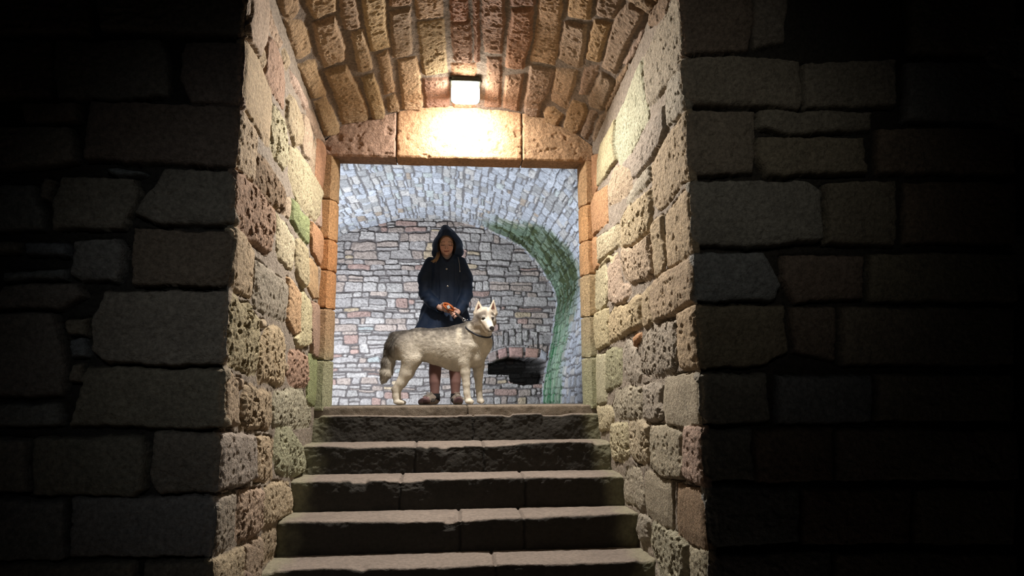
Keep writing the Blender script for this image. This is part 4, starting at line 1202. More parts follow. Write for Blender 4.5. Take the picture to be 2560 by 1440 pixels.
        for ex, ey in ((1208, 798.5), (1231, 797)):
            C = mixc(C, (.74, .71, .66), hd * sstep(8.5, 5, np.hypot(x - ex, (y - ey - 2) * 1.2)) * .85)
            C = mixc(C, (.74, .71, .66), hd * sstep(2.2, .8, np.abs(y - ey + 6.5)) * sstep(6, 3, np.abs(x - ex)) * .6)
            C = mixc(C, (.035, .028, .024), hd * sstep(5.4, 4.2, np.hypot(x - ex, (y - ey) * 1.7)))
        C = mixc(C, (.018, .014, .013), sstep(7.6, 6.4, np.hypot(x - 1228, (y - 825.3) * 1.25)) * hd)
        C = mixc(C, (.05, .035, .03), sstep(1.3, .5, np.abs(y - 832.5 + .12 * np.abs(x - 1226))) * sstep(8, 6, np.abs(x - 1225)) * hd * .8)
        # ears: pink inside, dark rim
        for bx, tx, ty in ((1197.5, 1196.5, 753), (1231.5, 1234, 750.5)):
            t = np.clip((y - ty) / (781 - ty), 0, 1)
            cx = tx + (bx - tx) * t
            ear = sstep(776, 771, y) * sstep(14, 11, np.abs(x - cx))
            C = mixc(C, (.70, .61, .49), ear)
            C = mixc(C, (.17, .08, .06), ear * sstep(.0, 2.0, t * 8.6 - np.abs(x - cx)) * sstep(-.35, -.6, N[:, 1])  * sstep(ty + 4, ty + 8, y))
        C = C * (1 + .16 * g[:, None] + .12 * f[:, None])
        return C
    C = coat(V, N)
    N0 = N
    bump = .0025 * fbm(V[:, 0] * 60, V[:, 2] * 60, 3, 2) + .003 * fbm(V[:, 0] * 20 + 5, V[:, 2] * 22, 3, 5)
    headmask = (pxy(V, 5.42)[0] > 1186) & (pxy(V, 5.42)[1] < 835)
    bump = bump * (1 - .75 * sstep(900, 935, pxy(V, 5.42)[1]))
    V = V + N * np.where(headmask, bump * .2, bump)[:, None]
    root = link('dog', None, loc=base, label='pale cream and grey husky standing sideways on the sill, head turned to camera', cat='dog')
    b = np.array(base)
    me = raw_mesh('body', V - b, Fc)
    set_attr(me, 'Col', np.clip(C, .01, .95))
    M_FUR = mat_simple('dog_fur', None, .85, noise=.12, scale=70, bump=.004, bscale=190, attr='Col', spec=.15, sheen=.15)
    link('body', me, M_FUR, parent=root)
    # short overlapping guard hairs
    rng = np.random.default_rng(4)
    A, B_, C_ = V[Fc[:, 0]], V[Fc[:, 1]], V[Fc[:, 2]]
    area = np.linalg.norm(np.cross(B_ - A, C_ - A), axis=1)
    n = 75000
    pick = rng.choice(len(Fc), n, p=area / area.sum())
    u, v = rng.random(n)[:, None], rng.random(n)[:, None]
    P = A[pick] + (B_[pick] - A[pick]) * u + (V[Fc[pick, 3]] - A[pick]) * v
    Nn = N0[Fc[pick, 0]]
    x, y = pxy(P, 5.42)
    nr = (P[:, 1] < 5.34) & (x > 1183) & (y < 850)
    x2, y2 = pxy(P, 5.27)
    x = np.where(nr, x2, x)
    y = np.where(nr, y2, y)
    onhead = (x > 1186) & (y < 838)
    keep = ~((x > 1186) & (y < 832) & (P[:, 1] < 5.30) & (((np.hypot(x - 1208, y - 798.5) < 6) | (np.hypot(x - 1231, y - 797) < 6) | (np.hypot(x - 1228, y - 825) < 8)) | (y < 783)))
    flow = np.zeros((n, 3))
    flow[:] = (-1, 0, -.35)
    leg = sstep(905, 935, y)[:, None]
    flow = flow * (1 - leg) + np.array((-.12, 0, -1)) * leg
    tl = sstep(992, 984, x)[:, None] * sstep(960, 950, y)[:, None]
    flow = flow * (1 - tl) + np.array((-.25, 0, -1)) * tl
    nk = (sstep(1175, 1200, x) * sstep(905, 880, y))[:, None]
    flow = flow * (1 - nk) + np.array((-.15, 0, -1)) * nk
    hm = onhead[:, None]
    hd = P - np.array(D(1227, 822, -.25))
    hd = hd / (np.linalg.norm(hd, axis=1, keepdims=True) + 1e-9)
    flow = np.where(hm, hd, flow) + rng.normal(0, .22, (n, 3))
    flow = flow - Nn * (flow * Nn).sum(1, keepdims=True)
    flow /= np.linalg.norm(flow, axis=1, keepdims=True) + 1e-9
    L = np.where(onhead, .006, .012)
    L = np.where((x < 985) & (y < 960), .030, L)
    L = np.where((y > 925) & (x > 985), .007, L) * rng.uniform(.7, 1.3, n)
    L = np.where((x > 1060) & (x < 1150) & (y > 895) & (y < 930), .024, L)
    lift = np.where((x < 985) & (y < 960), .30, .12)
    lift = np.where((y > 925) & (x > 985), .05, lift)
    side = np.cross(flow, Nn)
    w = np.where(onhead, .0007, .0010) * rng.uniform(.7, 1.3, n)
    p0 = P - Nn * .001
    mid = P + flow * (L * .55)[:, None] + Nn * (L * lift * .55)[:, None]
    tip = P + flow * L[:, None] + Nn * (L * lift * .75)[:, None]
    W = side * w[:, None]
    VV = np.stack([p0 - W, p0 + W, mid + W * .8, mid - W * .8, tip + W * .2, tip - W * .2], 1)[keep]
    k = len(VV)
    CCx = coat(P, Nn)[keep] * rng.uniform(.84, 1.14, (k, 1))
    idx = (np.arange(k) * 6)[:, None]
    FF = np.concatenate([idx + np.array([0, 1, 2, 3]), idx + np.array([3, 2, 4, 5])])
    me = raw_mesh('fur', VV.reshape(-1, 3) - b, FF, smooth=False)
    cc = np.repeat(CCx[:, None, :], 6, 1) * np.array([.95, .95, 1, 1, 1.04, 1.04])[None, :, None]
    set_attr(me, 'Col', np.clip(cc.reshape(-1, 3), .01, .95))
    M_HAIR = mat_simple('guard_hair', None, .8, attr='Col', spec=.2)
    link('fur', me, M_HAIR, parent=root, kind='stuff')
    # wet eyes' shine comes from small clear domes
    M_EYE = mat_simple('dog_eye', (.03, .022, .018), .08, spec=.6)
    for ex, ey in ((1208, 798.5), (1231, 797)):
        bm = bmesh.new()
        bmesh.ops.create_uvsphere(bm, u_segments=16, v_segments=10, radius=.0085)
        link('eye', bm_mesh('eye', bm), M_EYE, parent=root, loc=D(ex, ey, -.1885) - base)
    # collar
    M_COLLAR = mat_simple('collar_webbing', (.014, .017, .028), .6, noise=.2, scale=300)
    c0 = D(1204, 836, -.068)
    pts, rr = [], []
    ax = (np.array(D(1203, 812, -.09)) - np.array(D(1186, 856, -.02)))
    ax /= np.linalg.norm(ax)
    e1 = np.cross(ax, (0, 1, 0)); e1 /= np.linalg.norm(e1)
    e2 = np.cross(ax, e1)
    c1 = np.array(D(1197, 829, -.075))
    ring = []
    for i in range(48):
        w_ = 2 * math.pi * i / 48
        dr = e1 * math.cos(w_) + e2 * math.sin(w_)
        # march outwards to the surface of the neck
        d = .05
        for _ in range(60):
            p = c1 + dr * d
            q = np.round((p - F_.lo) / F_.h).astype(int)
            if (q < 0).any() or (q >= F_.n).any() or F_.f[tuple(q)] > 0.002:
                break
            d += .002
        ring.append(c1 + dr * (min(d, .11) + .002))
    ring = np.array(ring)
    ring = (ring + np.roll(ring, 1, 0) + np.roll(ring, -1, 0)) / 3
    vv = []
    for p in ring:
        dr = (p - c1) / np.linalg.norm(p - c1)
        for o, h in ((-.002, -.006), (.003, -.006), (.003, .006), (-.002, .006)):
            vv.append(p + dr * o + ax * h)
    ff = [(i * 4 + j, i * 4 + (j + 1) % 4, ((i + 1) % 48) * 4 + (j + 1) % 4, ((i + 1) % 48) * 4 + j) for i in range(48) for j in range(4)]
    co = link('collar', raw_mesh('collar', np.array(vv) - b, ff), M_COLLAR, parent=root)
    return root, F_, ring


dog, DOGF, RING = build_dog()
# ------------------------------------------------------------------ the person
PYM = 6.0


def B(px, py, dy=0):
    return at(px, py, PYM + dy)


def clip_z(F, zmin):
    pass


def build_person():
    base = B(1105, 1009)
    b = np.array(base)
    root = link('person', None, loc=base, label='person in navy hooded raincoat looking down behind the dog, holding its leash', cat='person')

    def put(name, V, Fc, C, mat, parent=root, **kw):
        me = raw_mesh(name, V - b, Fc)
        set_attr(me, 'Col', np.clip(C, .003, .95))
        return link(name, me, mat, parent=parent, **kw)

    # ---- body: head, neck, trunk, arms, hands and legs in one surface
    lo, hi = B(1030, 1014), B(1195, 552)
    F_ = Field((lo[0], 5.62, ZT - .004), (hi[0], 6.22, hi[2]), .0031)
    hx, hy = 1116.5, 607
    F_.ell(B(hx, 605, .0), (.073, .090, .084), .02)
    F_.cap(B(hx, 612, -.035), B(hx + .2, 633, -.062), .060, .026, .025)
    F_.ell(B(hx, 624, -.045), (.054, .045, .045), .02)
    F_.ell(B(hx - 10.5, 619.5, -.066), (.020, .017, .020), .014)
    F_.ell(B(hx + 10.5, 619.5, -.066), (.020, .017, .020), .014)
    F_.cap(B(hx - 9, 606.5, -.083), B(hx + 9, 606.5, -.083), .009, .009, .014)
    for ex in (-9.5, 9.5):
        F_.ell(B(hx + ex, 611, -.090), (.014, .008, .008), .008, cut=True)
        F_.ell(B(hx + ex, 611.5, -.074), (.013, .013, .0095), .003)
    F_.cap(B(hx, 608, -.085), B(hx + .3, 619.5, -.109), .006, .0095, .007)
    F_.ell(B(hx - 2.8, 620.3, -.098), (.0065, .008, .0055), .004)
    F_.ell(B(hx + 3.2, 620.3, -.098), (.0065, .008, .0055), .004)
    F_.cap(B(hx - 7, 626.3, -.084), B(hx, 628.0, -.096), .0035, .0050, .004)
    F_.cap(B(hx + 7, 626.3, -.084), B(hx, 628.0, -.096), .0035, .0050, .004)
    F_.cap(B(hx - 5.5, 629.8, -.088), B(hx + 5.5, 629.8, -.088), .0045, .0045, .005)
    F_.ell(B(hx + .2, 635.5, -.085), (.017, .013, .012), .01)
    for s in (-1, 1):
        F_.ell(B(hx + s * 20.5, 613, .005), (.009, .018, .030), .006)
    F_.cap(B(1117, 625, .01), B(1116, 655, .03), .050, .056, .02)
    F_.cap(B(1116, 665, .03), B(1115, 780, .03), .085, .088, .05, sy=.8)
    F_.cap(B(1092, 662, .03), B(1140, 662, .03), .055, .055, .05)
    F_.cap(B(1115, 780, .03), B(1112, 850, .02), .10, .115, .05, sy=.85)
    # arms
    AL = [(B(1080, 668, .01), .040), (B(1063, 694, 0), .036), (B(1064, 734, -.03), .034), (B(1082, 757, -.12), .030), (B(1099, 768, -.183), .024)]
    AR = [(B(1150, 668, .01), .040), (B(1163, 694, 0), .036), (B(1165, 736, -.03), .034), (B(1157, 762, -.12), .030), (B(1145, 779, -.188), .024)]
    F_.chain(AL, .03)
    F_.chain(AR, .03)
    # viewer-right hand, its fingers closed round the strap
    F_.cap(B(1146, 778, -.19), B(1141, 783, -.205), .024, .026, .012)
    F_.ell(B(1139.5, 782, -.207), (.029, .019, .026), .01)
    kn = [(1131.5, 775.5), (1134.5, 780.5), (1137.5, 785.5), (1141.5, 790.0)]
    for i, (kx, ky) in enumerate(kn):
        L = (1.0, 1.1, 1.0, .82)[i]
        p0 = B(kx + 3, ky - 2.2, -.226)
        p1 = B(kx - 3.0 * L, ky + 1.0, -.241)
        p2 = B(kx - 6.2 * L, ky + 3.4, -.232)
        p3 = B(kx - 6.5 * L, ky + 5.0, -.214)
        F_.chain([(p0, .0098), (p1, .0092), (p2, .0085), (p3, .0075)], .003)
    F_.chain([(B(1143, 776, -.212), .012), (B(1137, 771.5, -.232), .0105), (B(1130, 771.5, -.243), .0088)], .005)
    # viewer-left hand, tucked behind the handle
    F_.cap(B(1098, 766, -.185), B(1104, 770, -.195), .024, .025, .012)
    F_.ell(B(1108, 770.5, -.197), (.030, .018, .024), .01)
    for i in range(4):
        y0 = 762.5 + i * 5.0
        L = (.95, 1.05, 1.0, .8)[i]
        F_.chain([(B(1112, y0 + .6, -.207), .0095), (B(1112 + 6 * L, y0 + 1.2, -.216), .0090), (B(1112 + 11 * L, y0 + 3.0, -.206), .008), (B(1112 + 12.5 * L, y0 + 4.5, -.190), .0072)], .003)
    F_.chain([(B(1103, 763, -.203), .011), (B(1108, 759.5, -.219), .0100), (B(1114, 759.0, -.225), .0085)], .005)
    # legs
    for s, pts in ((-1, [(1091, 850, .070), (1089, 903, .055), (1087.5, 930, .0535), (1087, 955, .047), (1087, 980, .038), (1088, 996, .030)]),
                   (1, [(1136, 850, .070), (1136, 903, .0555), (1138, 930, .0525), (1138.5, 955, .046), (1138.5, 980, .037), (1139, 996, .030)])):
        F_.chain([(B(x, y, .01 if y > 940 else .02), r) for x, y, r in pts], .006)
    for fx, tx, ty, dyy in ((1088, 1062, 1004, -.17), (1139, 1147, 1005, -.19)):
        F_.cap(B(fx, 1000, .02), B(tx, ty, dyy), .026, .016, .02)
    V, Fc = F_.mesh()
    V = relax(V, Fc, 1, .4)
    x, y = pxy(V, PYM - .09)
    x0, y0 = pxy(V, PYM)
    g = fbm(V[:, 0] * 30, V[:, 2] * 30, 3, 2)
    C = np.tile(np.array((.82, .52, .43)), (len(V), 1))
    C = mixc(C, (.33, .185, .165), sstep(850, 870, y0))
    face = sstep(650, 640, y) * sstep(5.975, 5.95, V[:, 1])
    C = mixc(C, (.80, .40, .33), face * sstep(9, 3, np.hypot(np.abs(x - hx) - 11, y - 620)) * .5)
    C = mixc(C, (.62, .24, .20), face * sstep(2.0, 1.2, np.abs(y - 628.9 + .042 * (x - hx) ** 2)) * sstep(7.5, 6.2, np.abs(x - hx)))
    C = mixc(C, (.20, .06, .05), face * sstep(.7, .3, np.abs(y - 628.9 + .045 * (x - hx) ** 2)) * sstep(7.5, 6.5, np.abs(x - hx)))
    for s in (-1, 1):
        C = mixc(C, (.13, .075, .05), face * sstep(1.4, .6, np.abs(y - 605.0 - .015 * (x - hx - s * 9.5) ** 2)) * sstep(6.4, 5, np.abs(x - hx - s * 9.5)) * .75)
        C = mixc(C, (.05, .03, .025), face * sstep(1.2, .5, np.abs(y - 613.0 + .03 * (x - hx - s * 9.5) ** 2)) * sstep(5.2, 4.2, np.abs(x - hx - s * 9.5)))
        C = mixc(C, (.38, .20, .16), face * sstep(2.2, 1, np.abs(y - 609.5)) * sstep(5, 4, np.abs(x - hx - s * 9.5)) * .4)
        C = mixc(C, (.16, .06, .045), face * sstep(1.3, .6, np.hypot(x - hx - s * 2.6, (y - 621.9) * 1.3)) * .8)
    C = C * (1 + .05 * g[:, None])
    M_SKIN = mat_simple('skin', None, .55, attr='Col', spec=.35)
    M_SKIN.node_tree.nodes['Principled BSDF'].inputs['Subsurface Weight'].default_value = .12
    M_SKIN.node_tree.nodes['Principled BSDF'].inputs['Subsurface Radius'].default_value = (.01, .004, .002)
    put('body', V, Fc, C, M_SKIN)

    # ---- shirt at the neck
    G = Field((B(1090, 700)[0], 5.85, B(1100, 672)[2]), (B(1145, 700)[0], 6.12, B(1100, 630)[2]), .005)
    G.cap(B(1116, 664, .02), B(1117, 641, .012), .075, .058, .02, sy=.95)
    G.cap(B(1117, 618, -.12), B(1117, 650, -.09), .030, .010, .008, cut=True)
    V, Fc = G.mesh()
    put('shirt', V, Fc, np.tile(np.array((.36, .33, .38)), (len(V), 1)), mat_simple('shirt_cotton', None, .9, attr='Col', noise=.1, scale=200))

    # ---- hair
    G = Field((B(1070, 700)[0], 5.78, B(1100, 668)[2]), (B(1150, 700)[0], 6.16, B(1100, 575)[2]), .0035)
    G.ell(B(1116.5, 603, -.002), (.082, .098, .094), .01)
    G.cap(B(1095, 603, -.01), B(1093, 640, -.01), .022, .024, .012)
    G.cap(B(1138, 603, -.01), B(1140, 636, -.01), .020, .022, .012)
    G.ell(B(1116.5, 618, -.095), (.066, .075, .097), .008, cut=True)
    for i in range(13):
        q = i / 12 + .25 * math.sin(i * 2.4)
        G.chain([(B(1096 + q * 4, 622, .01), .0055), (B(1093 + q * 5, 632, -.05), .0052), (B(1091 + q * 6, 641, -.080 - .004 * (i % 3)), .0048), (B(1088 + q * 6, 647 + q * 1.5, -.096 - .004 * (i % 3)), .0042),
                 (B(1083.5 + q * 7, 651 + q * 2, -.100), .0034), (B(1078 + q * 9, 652.5 + q * 3.5 + (i % 4), -.097), .0018)], .0005)
    V, Fc = G.mesh()
    x, y = pxy(V, PYM)
    n = fbm(V[:, 0] * 160, V[:, 2] * 14, 3, 2)
    C = np.tile(np.array((.11, .065, .035)), (len(V), 1))
    C = mixc(C, (.30, .20, .11), sstep(634, 648, y + 4 * n) * sstep(1106, 1100, x))
    C = C * (1 + .35 * n[:, None])
    N = vnormals(V, Fc)
    put('hair', V + N * (.0015 * n)[:, None], Fc, C, mat_simple('hair', None, .45, attr='Col', spec=.5))

    # ---- coat
    M_COAT = mat_simple('rubberised_coat', (.020, .036, .078), .6, noise=.12, scale=25, spec=.22, bump=.0012, bscale=60)
    lo, hi = B(1025, 905), B(1200, 625)
    G = Field((lo[0], 5.66, lo[2]), (hi[0], 6.30, hi[2]), .0052)
    tab = np.array([(633, 1100, 1132, .085), (641, 1086, 1148, .098), (650, 1075, 1156, .108), (680, 1071, 1161, .118), (720, 1068, 1163, .125), (760, 1060, 1168, .135),
                    (800, 1047, 1176, .150), (820, 1038, 1180, .158), (892, 1026, 1190, .185)], float)
    zt = np.array([B(1100, q)[2] for q in tab[:, 0]])[::-1]
    xlft = np.array([B(q, 760)[0] for q in tab[:, 1]])[::-1]
    xrgt = np.array([B(q, 760)[0] for q in tab[:, 2]])[::-1]
    dd = tab[::-1, 3]
    Z = G.ax[2]
    L_, R_, D_ = (np.interp(Z, zt, q) for q in (xlft, xrgt, dd))
    cxz, wz = (L_ + R_) / 2, (R_ - L_) / 2
    X3, Y3 = G.ax[0][:, None, None], G.ax[1][None, :, None]
    ang = np.arctan2((Y3 - 6.02) / D_, (X3 - cxz) / wz)
    flare = sstep(zt[-1] - .30, zt[0], Z)
    pleat = .012 * flare * np.sin(ang * 9 + 2 * np.sin(Z * 5)) + .004 * np.sin(ang * 5 + Z * 22)
    k0 = np.sqrt(((X3 - cxz) / wz) ** 2 + ((Y3 - 6.02) / D_) ** 2)
    f = (k0 - 1) * np.minimum(wz, D_) - pleat
    f = np.maximum(f, zt[0] - Z)
    f = np.maximum(f, Z - zt[-1])
    G.f = f.astype(np.float32)
    SLV = [[(B(1076, 656, .01), .050), (B(1061, 694, 0), .060), (B(1063, 734, -.03), .056), (B(1082, 757, -.12), .050), (B(1099, 769, -.175), .043)],
           [(B(1152, 656, .01), .050), (B(1165, 694, 0), .060), (B(1166, 736, -.03), .056), (B(1157, 762, -.12), .050), (B(1145, 779, -.180), .042)]]
    for s in SLV:
        for (a, r0), (c, r1) in zip(s[:-1], s[1:]):
            G.cap(a, c, r0, r1, .016)
    # cuffs are open
    G.cap(B(1100, 770, -.19), B(1109, 774, -.22), .036, .040, .004, cut=True)
    G.cap(B(1143, 781, -.195), B(1136, 786, -.23), .034, .040, .004, cut=True)
    # collar opening
    G.cap(B(1117, 630, -.10), B(1117, 653, -.10), .075, .010, .006, cut=True, sy=1.6)
    V, Fc = G.mesh()
    V = relax(V, Fc, 1)
    N = vnormals(V, Fc)
    x, y = pxy(V, PYM - .1)
    front = sstep(5.99, 5.96, V[:, 1])
    # folds: creases across the elbows, long pulls down the front
    armL = sstep(1090, 1075, x) + sstep(1143, 1155, x)
    u = np.where(x < 1115, x + (y - 700) * -.7, -(x - 2230) + (y - 700) * -.7)
    fold = .0032 * armL * sstep(655, 690, y) * sstep(790, 770, y) * np.sin((y * .9 + np.abs(x - 1115) * -.55) * .27 + 2.6 * fbm(x * .05, y * .05, 2, 3))
    fold += .004 * front * (1 - armL.clip(0, 1)) * fbm(x * .07, y * .018, 3, 5) * 2
    fold += .0035 * fbm(x * .04, y * .04, 3, 1)
    pk = front * sstep(650, 655, y)
    fold += .0035 * pk * sstep(20, 19, np.abs(x - 1117)) - .003 * pk * sstep(1.2, .4, np.abs(np.abs(x - 1117) - 20))
    fold -= .003 * pk * sstep(1.1, .3, np.abs(x - 1121)) * sstep(660, 663, y)
    fold += .004 * sstep(738, 742, y - np.abs(x - 1070) * .0) * 0
    V = V + N * fold[:, None]
    put('coat', V, Fc, np.tile(np.array((.02, .03, .06)), (len(V), 1)), M_COAT)
    # ---- hood
    G = Field((B(1068, 600)[0], 5.80, B(1100, 660)[2]), (B(1172, 600)[0], 6.28, B(1100, 552)[2]), .0042)
    G.ell(B(1119, 614, .03), (.138, .150, .115), .02)
    G.cap(B(1113.5, 571.5, .02), B(1117, 592, .02), .036, .078, .03)
    G.cap(B(1117, 592, .02), B(1119, 612, .02), .080, .115, .03)
    G.cap(B(1113.5, 575, -.03), B(1116, 583, -.055), .036, .046, .02)
    G.cap(B(1097, 628, .0), B(1092, 633, .0), .055, .045, .03)
    G.cap(B(1138, 628, .0), B(1146, 630, .0), .055, .047, .03)
    G.cap(B(1105, 640, .06), B(1132, 640, .06), .075, .075, .03)
    G.ell(B(1116.5, 616, -.055), (.082, .150, .092), .010, cut=True)
    G.ell(B(1116.5, 618, -.15), (.074, .11, .100), .015, cut=True)
    G.cap(B(1117, 636, -.08), B(1117, 664, -.13), .074, .030, .015, cut=True)
    V, Fc = G.mesh()
    V = relax(V, Fc, 1)
    N = vnormals(V, Fc)
    x, y = pxy(V, PYM)
    fold = .004 * fbm(x * .05, y * .09, 3, 3) - .0035 * sstep(1.6, .5, np.abs(y - 583.5 - .016 * (x - 1115) ** 2)) * sstep(6.0, 5.98, V[:, 1])
    put('hood', V + N * fold[:, None], Fc, np.tile(np.array((.02, .03, .06)), (len(V), 1)), M_COAT)

    # ---- buttons, drawstring
    M_SNAP = mat_simple('metal_snap', (.75, .75, .74), .25, 1.0)
    snap_y = {}

    def front_at(px, py):
        """the foremost coat vertex near a point"""
        q = B(px, py, -.1)
        me_ = COAT
        d = np.hypot(me_[:, 0] - q[0], me_[:, 2] - q[2])
        m = d < .012
        return me_[m, 1].min() if m.any() else 5.9
    COAT = np.array([v.co for v in root.children[[c.name.split('.')[0] for c in root.children].index('coat')].data.vertices]) + b
    for px, py in ((1116.5, 672.5), (1119, 715.5), (1119, 760)):
        if py > 750:
            continue
        yq = front_at(px, py)
        bm = bmesh.new()
        r = bmesh.ops.create_uvsphere(bm, u_segments=18, v_segments=10, radius=.0085)
        for v in bm.verts:
            v.co.y *= .4
        q = at(px, py, yq)
        link('button', bm_mesh('button', bm), M_SNAP, parent=root, loc=Vector((q.x, yq - .001, q.z)) - base)
    M_CORD = mat_simple('drawstring_cord', (.30, .32, .34), .7)
    pts = []
    for px, py in ((1145, 640), (1147, 648), (1148.5, 658), (1149.5, 668), (1149.5, 675)):
        q = at(px, py, 5.9)
        pts.append(Vector((q.x, front_at(px, py) - .006, q.z)) - base)
    ds = link('drawstring', tube_mesh('drawstring', pts, .0022, 6), M_CORD, parent=root)
    link('cord_end', tube_mesh('cord_end', [pts[-1], pts[-1] + Vector((.001, -.001, -.016))], .0042, 8), M_SNAP, parent=ds)

    # ---- socks and shoes
    M_SOCK = mat_simple('black_sock', (.012, .012, .014), .9)
    M_SHOE = mat_simple('suede_shoe', None, .8, attr='Col', noise=.12, scale=150, bump=.001, bscale=300)
    M_LACE = mat_simple('shoe_lace', (.50, .44, .38), .8)
    M_STRIPE = mat_simple('shoe_stripe', (.02, .018, .02), .6)
    M_SOLE = mat_simple('rubber_sole', (.35, .27, .22), .7)
    for fx, tx, ty, dyy in ((1088, 1053, 1004, -.16), (1139, 1149, 1004.5, -.20)):
        s = link('sock', tube_mesh('sock', [B(fx, 984, .01) - base, B(fx, 993, .01) - base, B(fx, 1001, .0) - base], [.0425, .043, .044], 24), M_SOCK, parent=root)
        G = Field((B(min(fx, tx) - 22, 1000)[0], 5.68, ZT), (B(max(fx, tx) + 22, 1000)[0], 6.14, B(1100, 975)[2]), .0032)
        heel, mid, toe = B(fx, 1000, .045), B(fx * .45 + tx * .55, 1001.5, dyy * .45), B(tx, 1005, dyy)
        G.cap(heel, mid, .038, .042, .02)
        G.cap(mid, toe, .042, .027, .02)
        G.cap(B(fx, 994, .02), B(fx * .6 + tx * .4, 997.5, dyy * .25), .044, .034, .015)
        tong = B(fx * .72 + tx * .28, 989, dyy * .22)
        G.cap(B(fx * .6 + tx * .4, 998, dyy * .35), tong, .020, .020, .01)
        G.cap(B(fx, 980, .01), B(fx, 995, .01), .040, .036, .004, cut=True)
        G.f = np.maximum(G.f, (ZT + .002) - G.ax[2][None, None, :])
        V, Fc = G.mesh()
        V = relax(V, Fc, 1, .4)
        hgt = V[:, 2] - ZT
        dirn = np.array(toe - heel)
        dirn[2] = 0
        ln = np.linalg.norm(dirn)
        dirn /= ln
        tpar = ((V - np.array(heel)) @ dirn) / ln
        C = np.tile(np.array((.40, .33, .27)), (len(V), 1))
        C = mixc(C, (.42, .25, .25), sstep(.66, .74, tpar) * sstep(.018, .022, hgt))
        C = mixc(C, (.36, .27, .21), sstep(.020, .017, hgt))
        C = mixc(C, (.36, .22, .22), sstep(.10, .02, tpar) * sstep(.02, .024, hgt))
        sh = put('shoe', V, Fc, C, M_SHOE)
        perp = np.array((-dirn[1], dirn[0], 0))
        if perp[1] > 0:
            perp = -perp

        def surf(t, a, up=.0):
            """a point on the shoe: t along heel-toe, a across (-1..1)"""
            c = np.array(heel) + dirn * ln * t + perp * a * .03
            d = np.hypot((V - c) @ dirn, (V - c) @ perp)
            m = d < .007
            z = V[m, 2].max() if m.any() else .04
            return Vector((c[0], c[1], z + up))
        for i, t in enumerate((.48, .57, .66, .74)):
            pl = [surf(t + .015 * a, a * .75, .002) - base for a in (-1, -.6, -.2, .2, .6, 1)]
            link('lace', tube_mesh('lace', pl, .0030, 6), M_LACE, parent=sh)
        bow = [surf(.44, 0, .006) - base + Vector((.022 * math.sin(w_) * (1 if w_ < math.pi else 1), -.010 * abs(math.sin(w_)), .007 * math.sin(2 * w_))) for w_ in np.linspace(0, 2 * math.pi, 20)[:-1]]
        link('lace', tube_mesh('lace', bow, .0028, 6, closed=True), M_LACE, parent=sh)
        # side stripes
        for i, t in enumerate((.34, .46, .58)):
            q = []
            for h in np.linspace(.024, .052, 6):
                c = np.array(heel) + dirn * ln * (t + (.052 - h) * 1.6)
                m = (np.abs((V - c) @ dirn) < .006) & (np.abs(V[:, 2] - ZT - h) < .005)
                if not m.any():
                    continue
                w_ = ((V[m] - c) @ perp).max()
                q.append(Vector(c + perp * (w_ + .0005)) * 1.0)
                q[-1].z = ZT + h
            if len(q) > 2:
                link('stripe', tube_mesh('stripe', [p - base for p in q], .0048, 6), M_STRIPE, parent=sh)
    return root


person = build_person()

# ------------------------------------------------------------------ the leash
M_ORANGE = mat_simple('orange_rope', (.62, .17, .05), .75, noise=.3, scale=250, bump=.001, bscale=400)
M_BLACKW = mat_simple('black_webbing', (.03, .03, .035), .6)
M_CHROME = mat_simple('chrome_clip', (.7, .7, .72), .2, 1.0)
M_WHITEP = mat_simple('pale_plastic_tag', (.62, .66, .66), .4)
lb = B(1124, 768, -.235)
leash = link('leash', None, loc=lb, label='orange rope dog leash with chrome clip held in both hands above the dog', cat='leash')


def P3(px, py, dy):
    return B(px, py, dy) - lb


for r, ox, oy, dz in ((9.5, 0, 0, 0), (8.0, 1.5, 1.5, -.010), (9.0, -2.0, 1.0, -.018), (7.0, 3.5, 3.0, -.024)):
    pts = [P3(1122 + ox + r * 1.25 * math.cos(w) + r * .35 * math.sin(w), 766.5 + oy + r * .85 * math.sin(w) + r * .45 * math.cos(w), -.236 + dz + .008 * math.sin(2 * w)) for w in np.linspace(0, 2 * math.pi, 32)[:-1]]
    link('handle_loop', tube_mesh('handle_loop', pts, .0062, 8, closed=True), M_ORANGE, parent=leash)
pts = [P3(1104 + 4 * math.sin(q * 3), 759 + q * 20, -.245 - .01 * math.sin(q * 3)) for q in np.linspace(0, 1, 10)]
link('strap_loop', tube_mesh('strap_loop', [P3(1106, 757, -.235), P3(1107.5, 762, -.250), P3(1110, 769, -.256), P3(1114, 776, -.252), P3(1118, 780, -.24)], .0042, 8), mat_simple('grey_cord', (.35, .33, .31), .6), parent=leash)
bm = bmesh.new()
box_bm(bm, (-.013, -.006, -.016), (.013, .006, .016), .005, 3)
o = link('tag', bm_mesh('tag', bm), M_WHITEP, parent=leash, loc=P3(1121, 768, -.272))
o.rotation_euler = (0, -.4, 0)
# strap running from the hand to the clip
S = [P3(1136, 781, -.232), P3(1144, 787, -.250), P3(1152, 793.5, -.29), P3(1159, 799, -.33)]


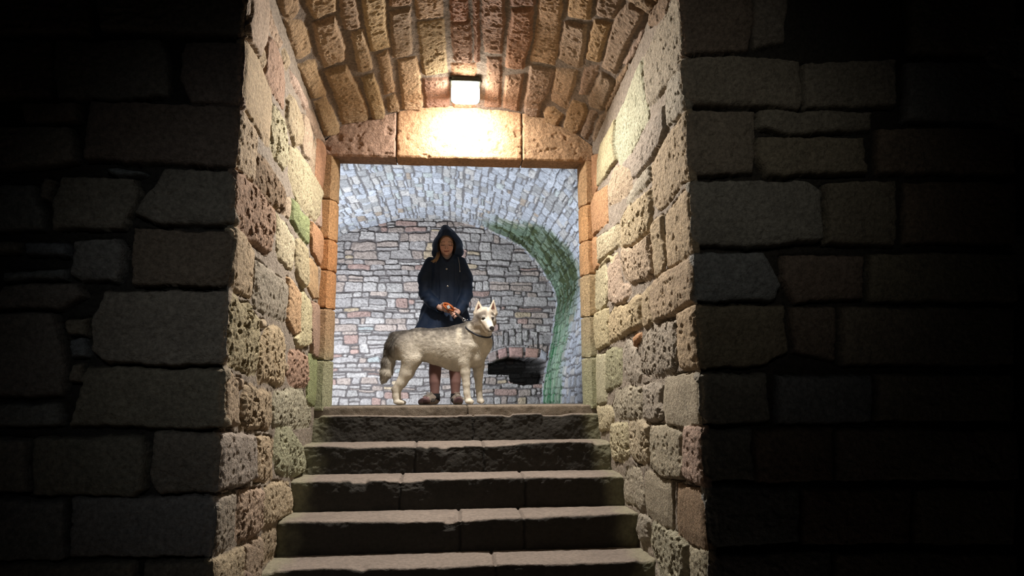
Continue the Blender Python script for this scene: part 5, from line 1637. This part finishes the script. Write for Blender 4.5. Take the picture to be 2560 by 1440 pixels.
def ribbon(name, pts, w, t, mat, parent):
    V, Fq = [], []
    for i, p in enumerate(pts):
        d = (pts[min(i + 1, len(pts) - 1)] - pts[max(i - 1, 0)]).normalized()
        a = d.cross(Vector((0, 1, 0))).normalized()
        c = d.cross(a)
        for sx, sy in ((-1, -1), (1, -1), (1, 1), (-1, 1)):
            V.append(p + a * w * sx + c * t * sy)
    for i in range(len(pts) - 1):
        for j in range(4):
            Fq.append((i * 4 + j, i * 4 + (j + 1) % 4, (i + 1) * 4 + (j + 1) % 4, (i + 1) * 4 + j))
    Fq.append((0, 1, 2, 3))
    n = len(V)
    Fq.append((n - 1, n - 2, n - 3, n - 4))
    me = raw_mesh(name, [tuple(v) for v in V], Fq, smooth=False)
    return link(name, me, mat, parent=parent)


st_ = ribbon('strap', S, .0095, .002, M_BLACKW, leash)
link('edge_stitching', tube_mesh('edge_stitching', [p + Vector((.004, -.003, .006)) for p in S], .0018, 6), M_CHROME, parent=st_)
cl = P3(1160, 800, -.335)
ring = [cl + Vector((.013 * math.cos(w), -.002, .013 * math.sin(w))) for w in np.linspace(0, 2 * math.pi, 20)[:-1]]
link('ring', tube_mesh('ring', ring, .0028, 8, closed=True), M_CHROME, parent=leash)
bm = bmesh.new()
box_bm(bm, (-.016, -.007, -.009), (.016, .007, .009), .003)
o = link('clip', bm_mesh('clip', bm), M_CHROME, parent=leash, loc=P3(1163.5, 803.5, -.345))
o.rotation_euler = (0, .7, 0)
link('clip_hook', tube_mesh('clip_hook', [P3(1165, 800, -.35), P3(1169, 799, -.355), P3(1171, 803, -.36), P3(1168, 807, -.36)], .0026, 8), M_CHROME, parent=leash)
# thin line down to the collar ring
e = Vector(RING[np.argmin(RING[:, 0] - RING[:, 2] * .6)])
tgt = D(1178, 812, -.02)
link('snap_link', tube_mesh('snap_link', [P3(1168, 805, -.36), P3(1171, 807.5, -.40), (D(1176, 810.5, -.055)) - lb, (D(1181, 815, -.075)) - lb], .0030, 8), M_CHROME, parent=leash)
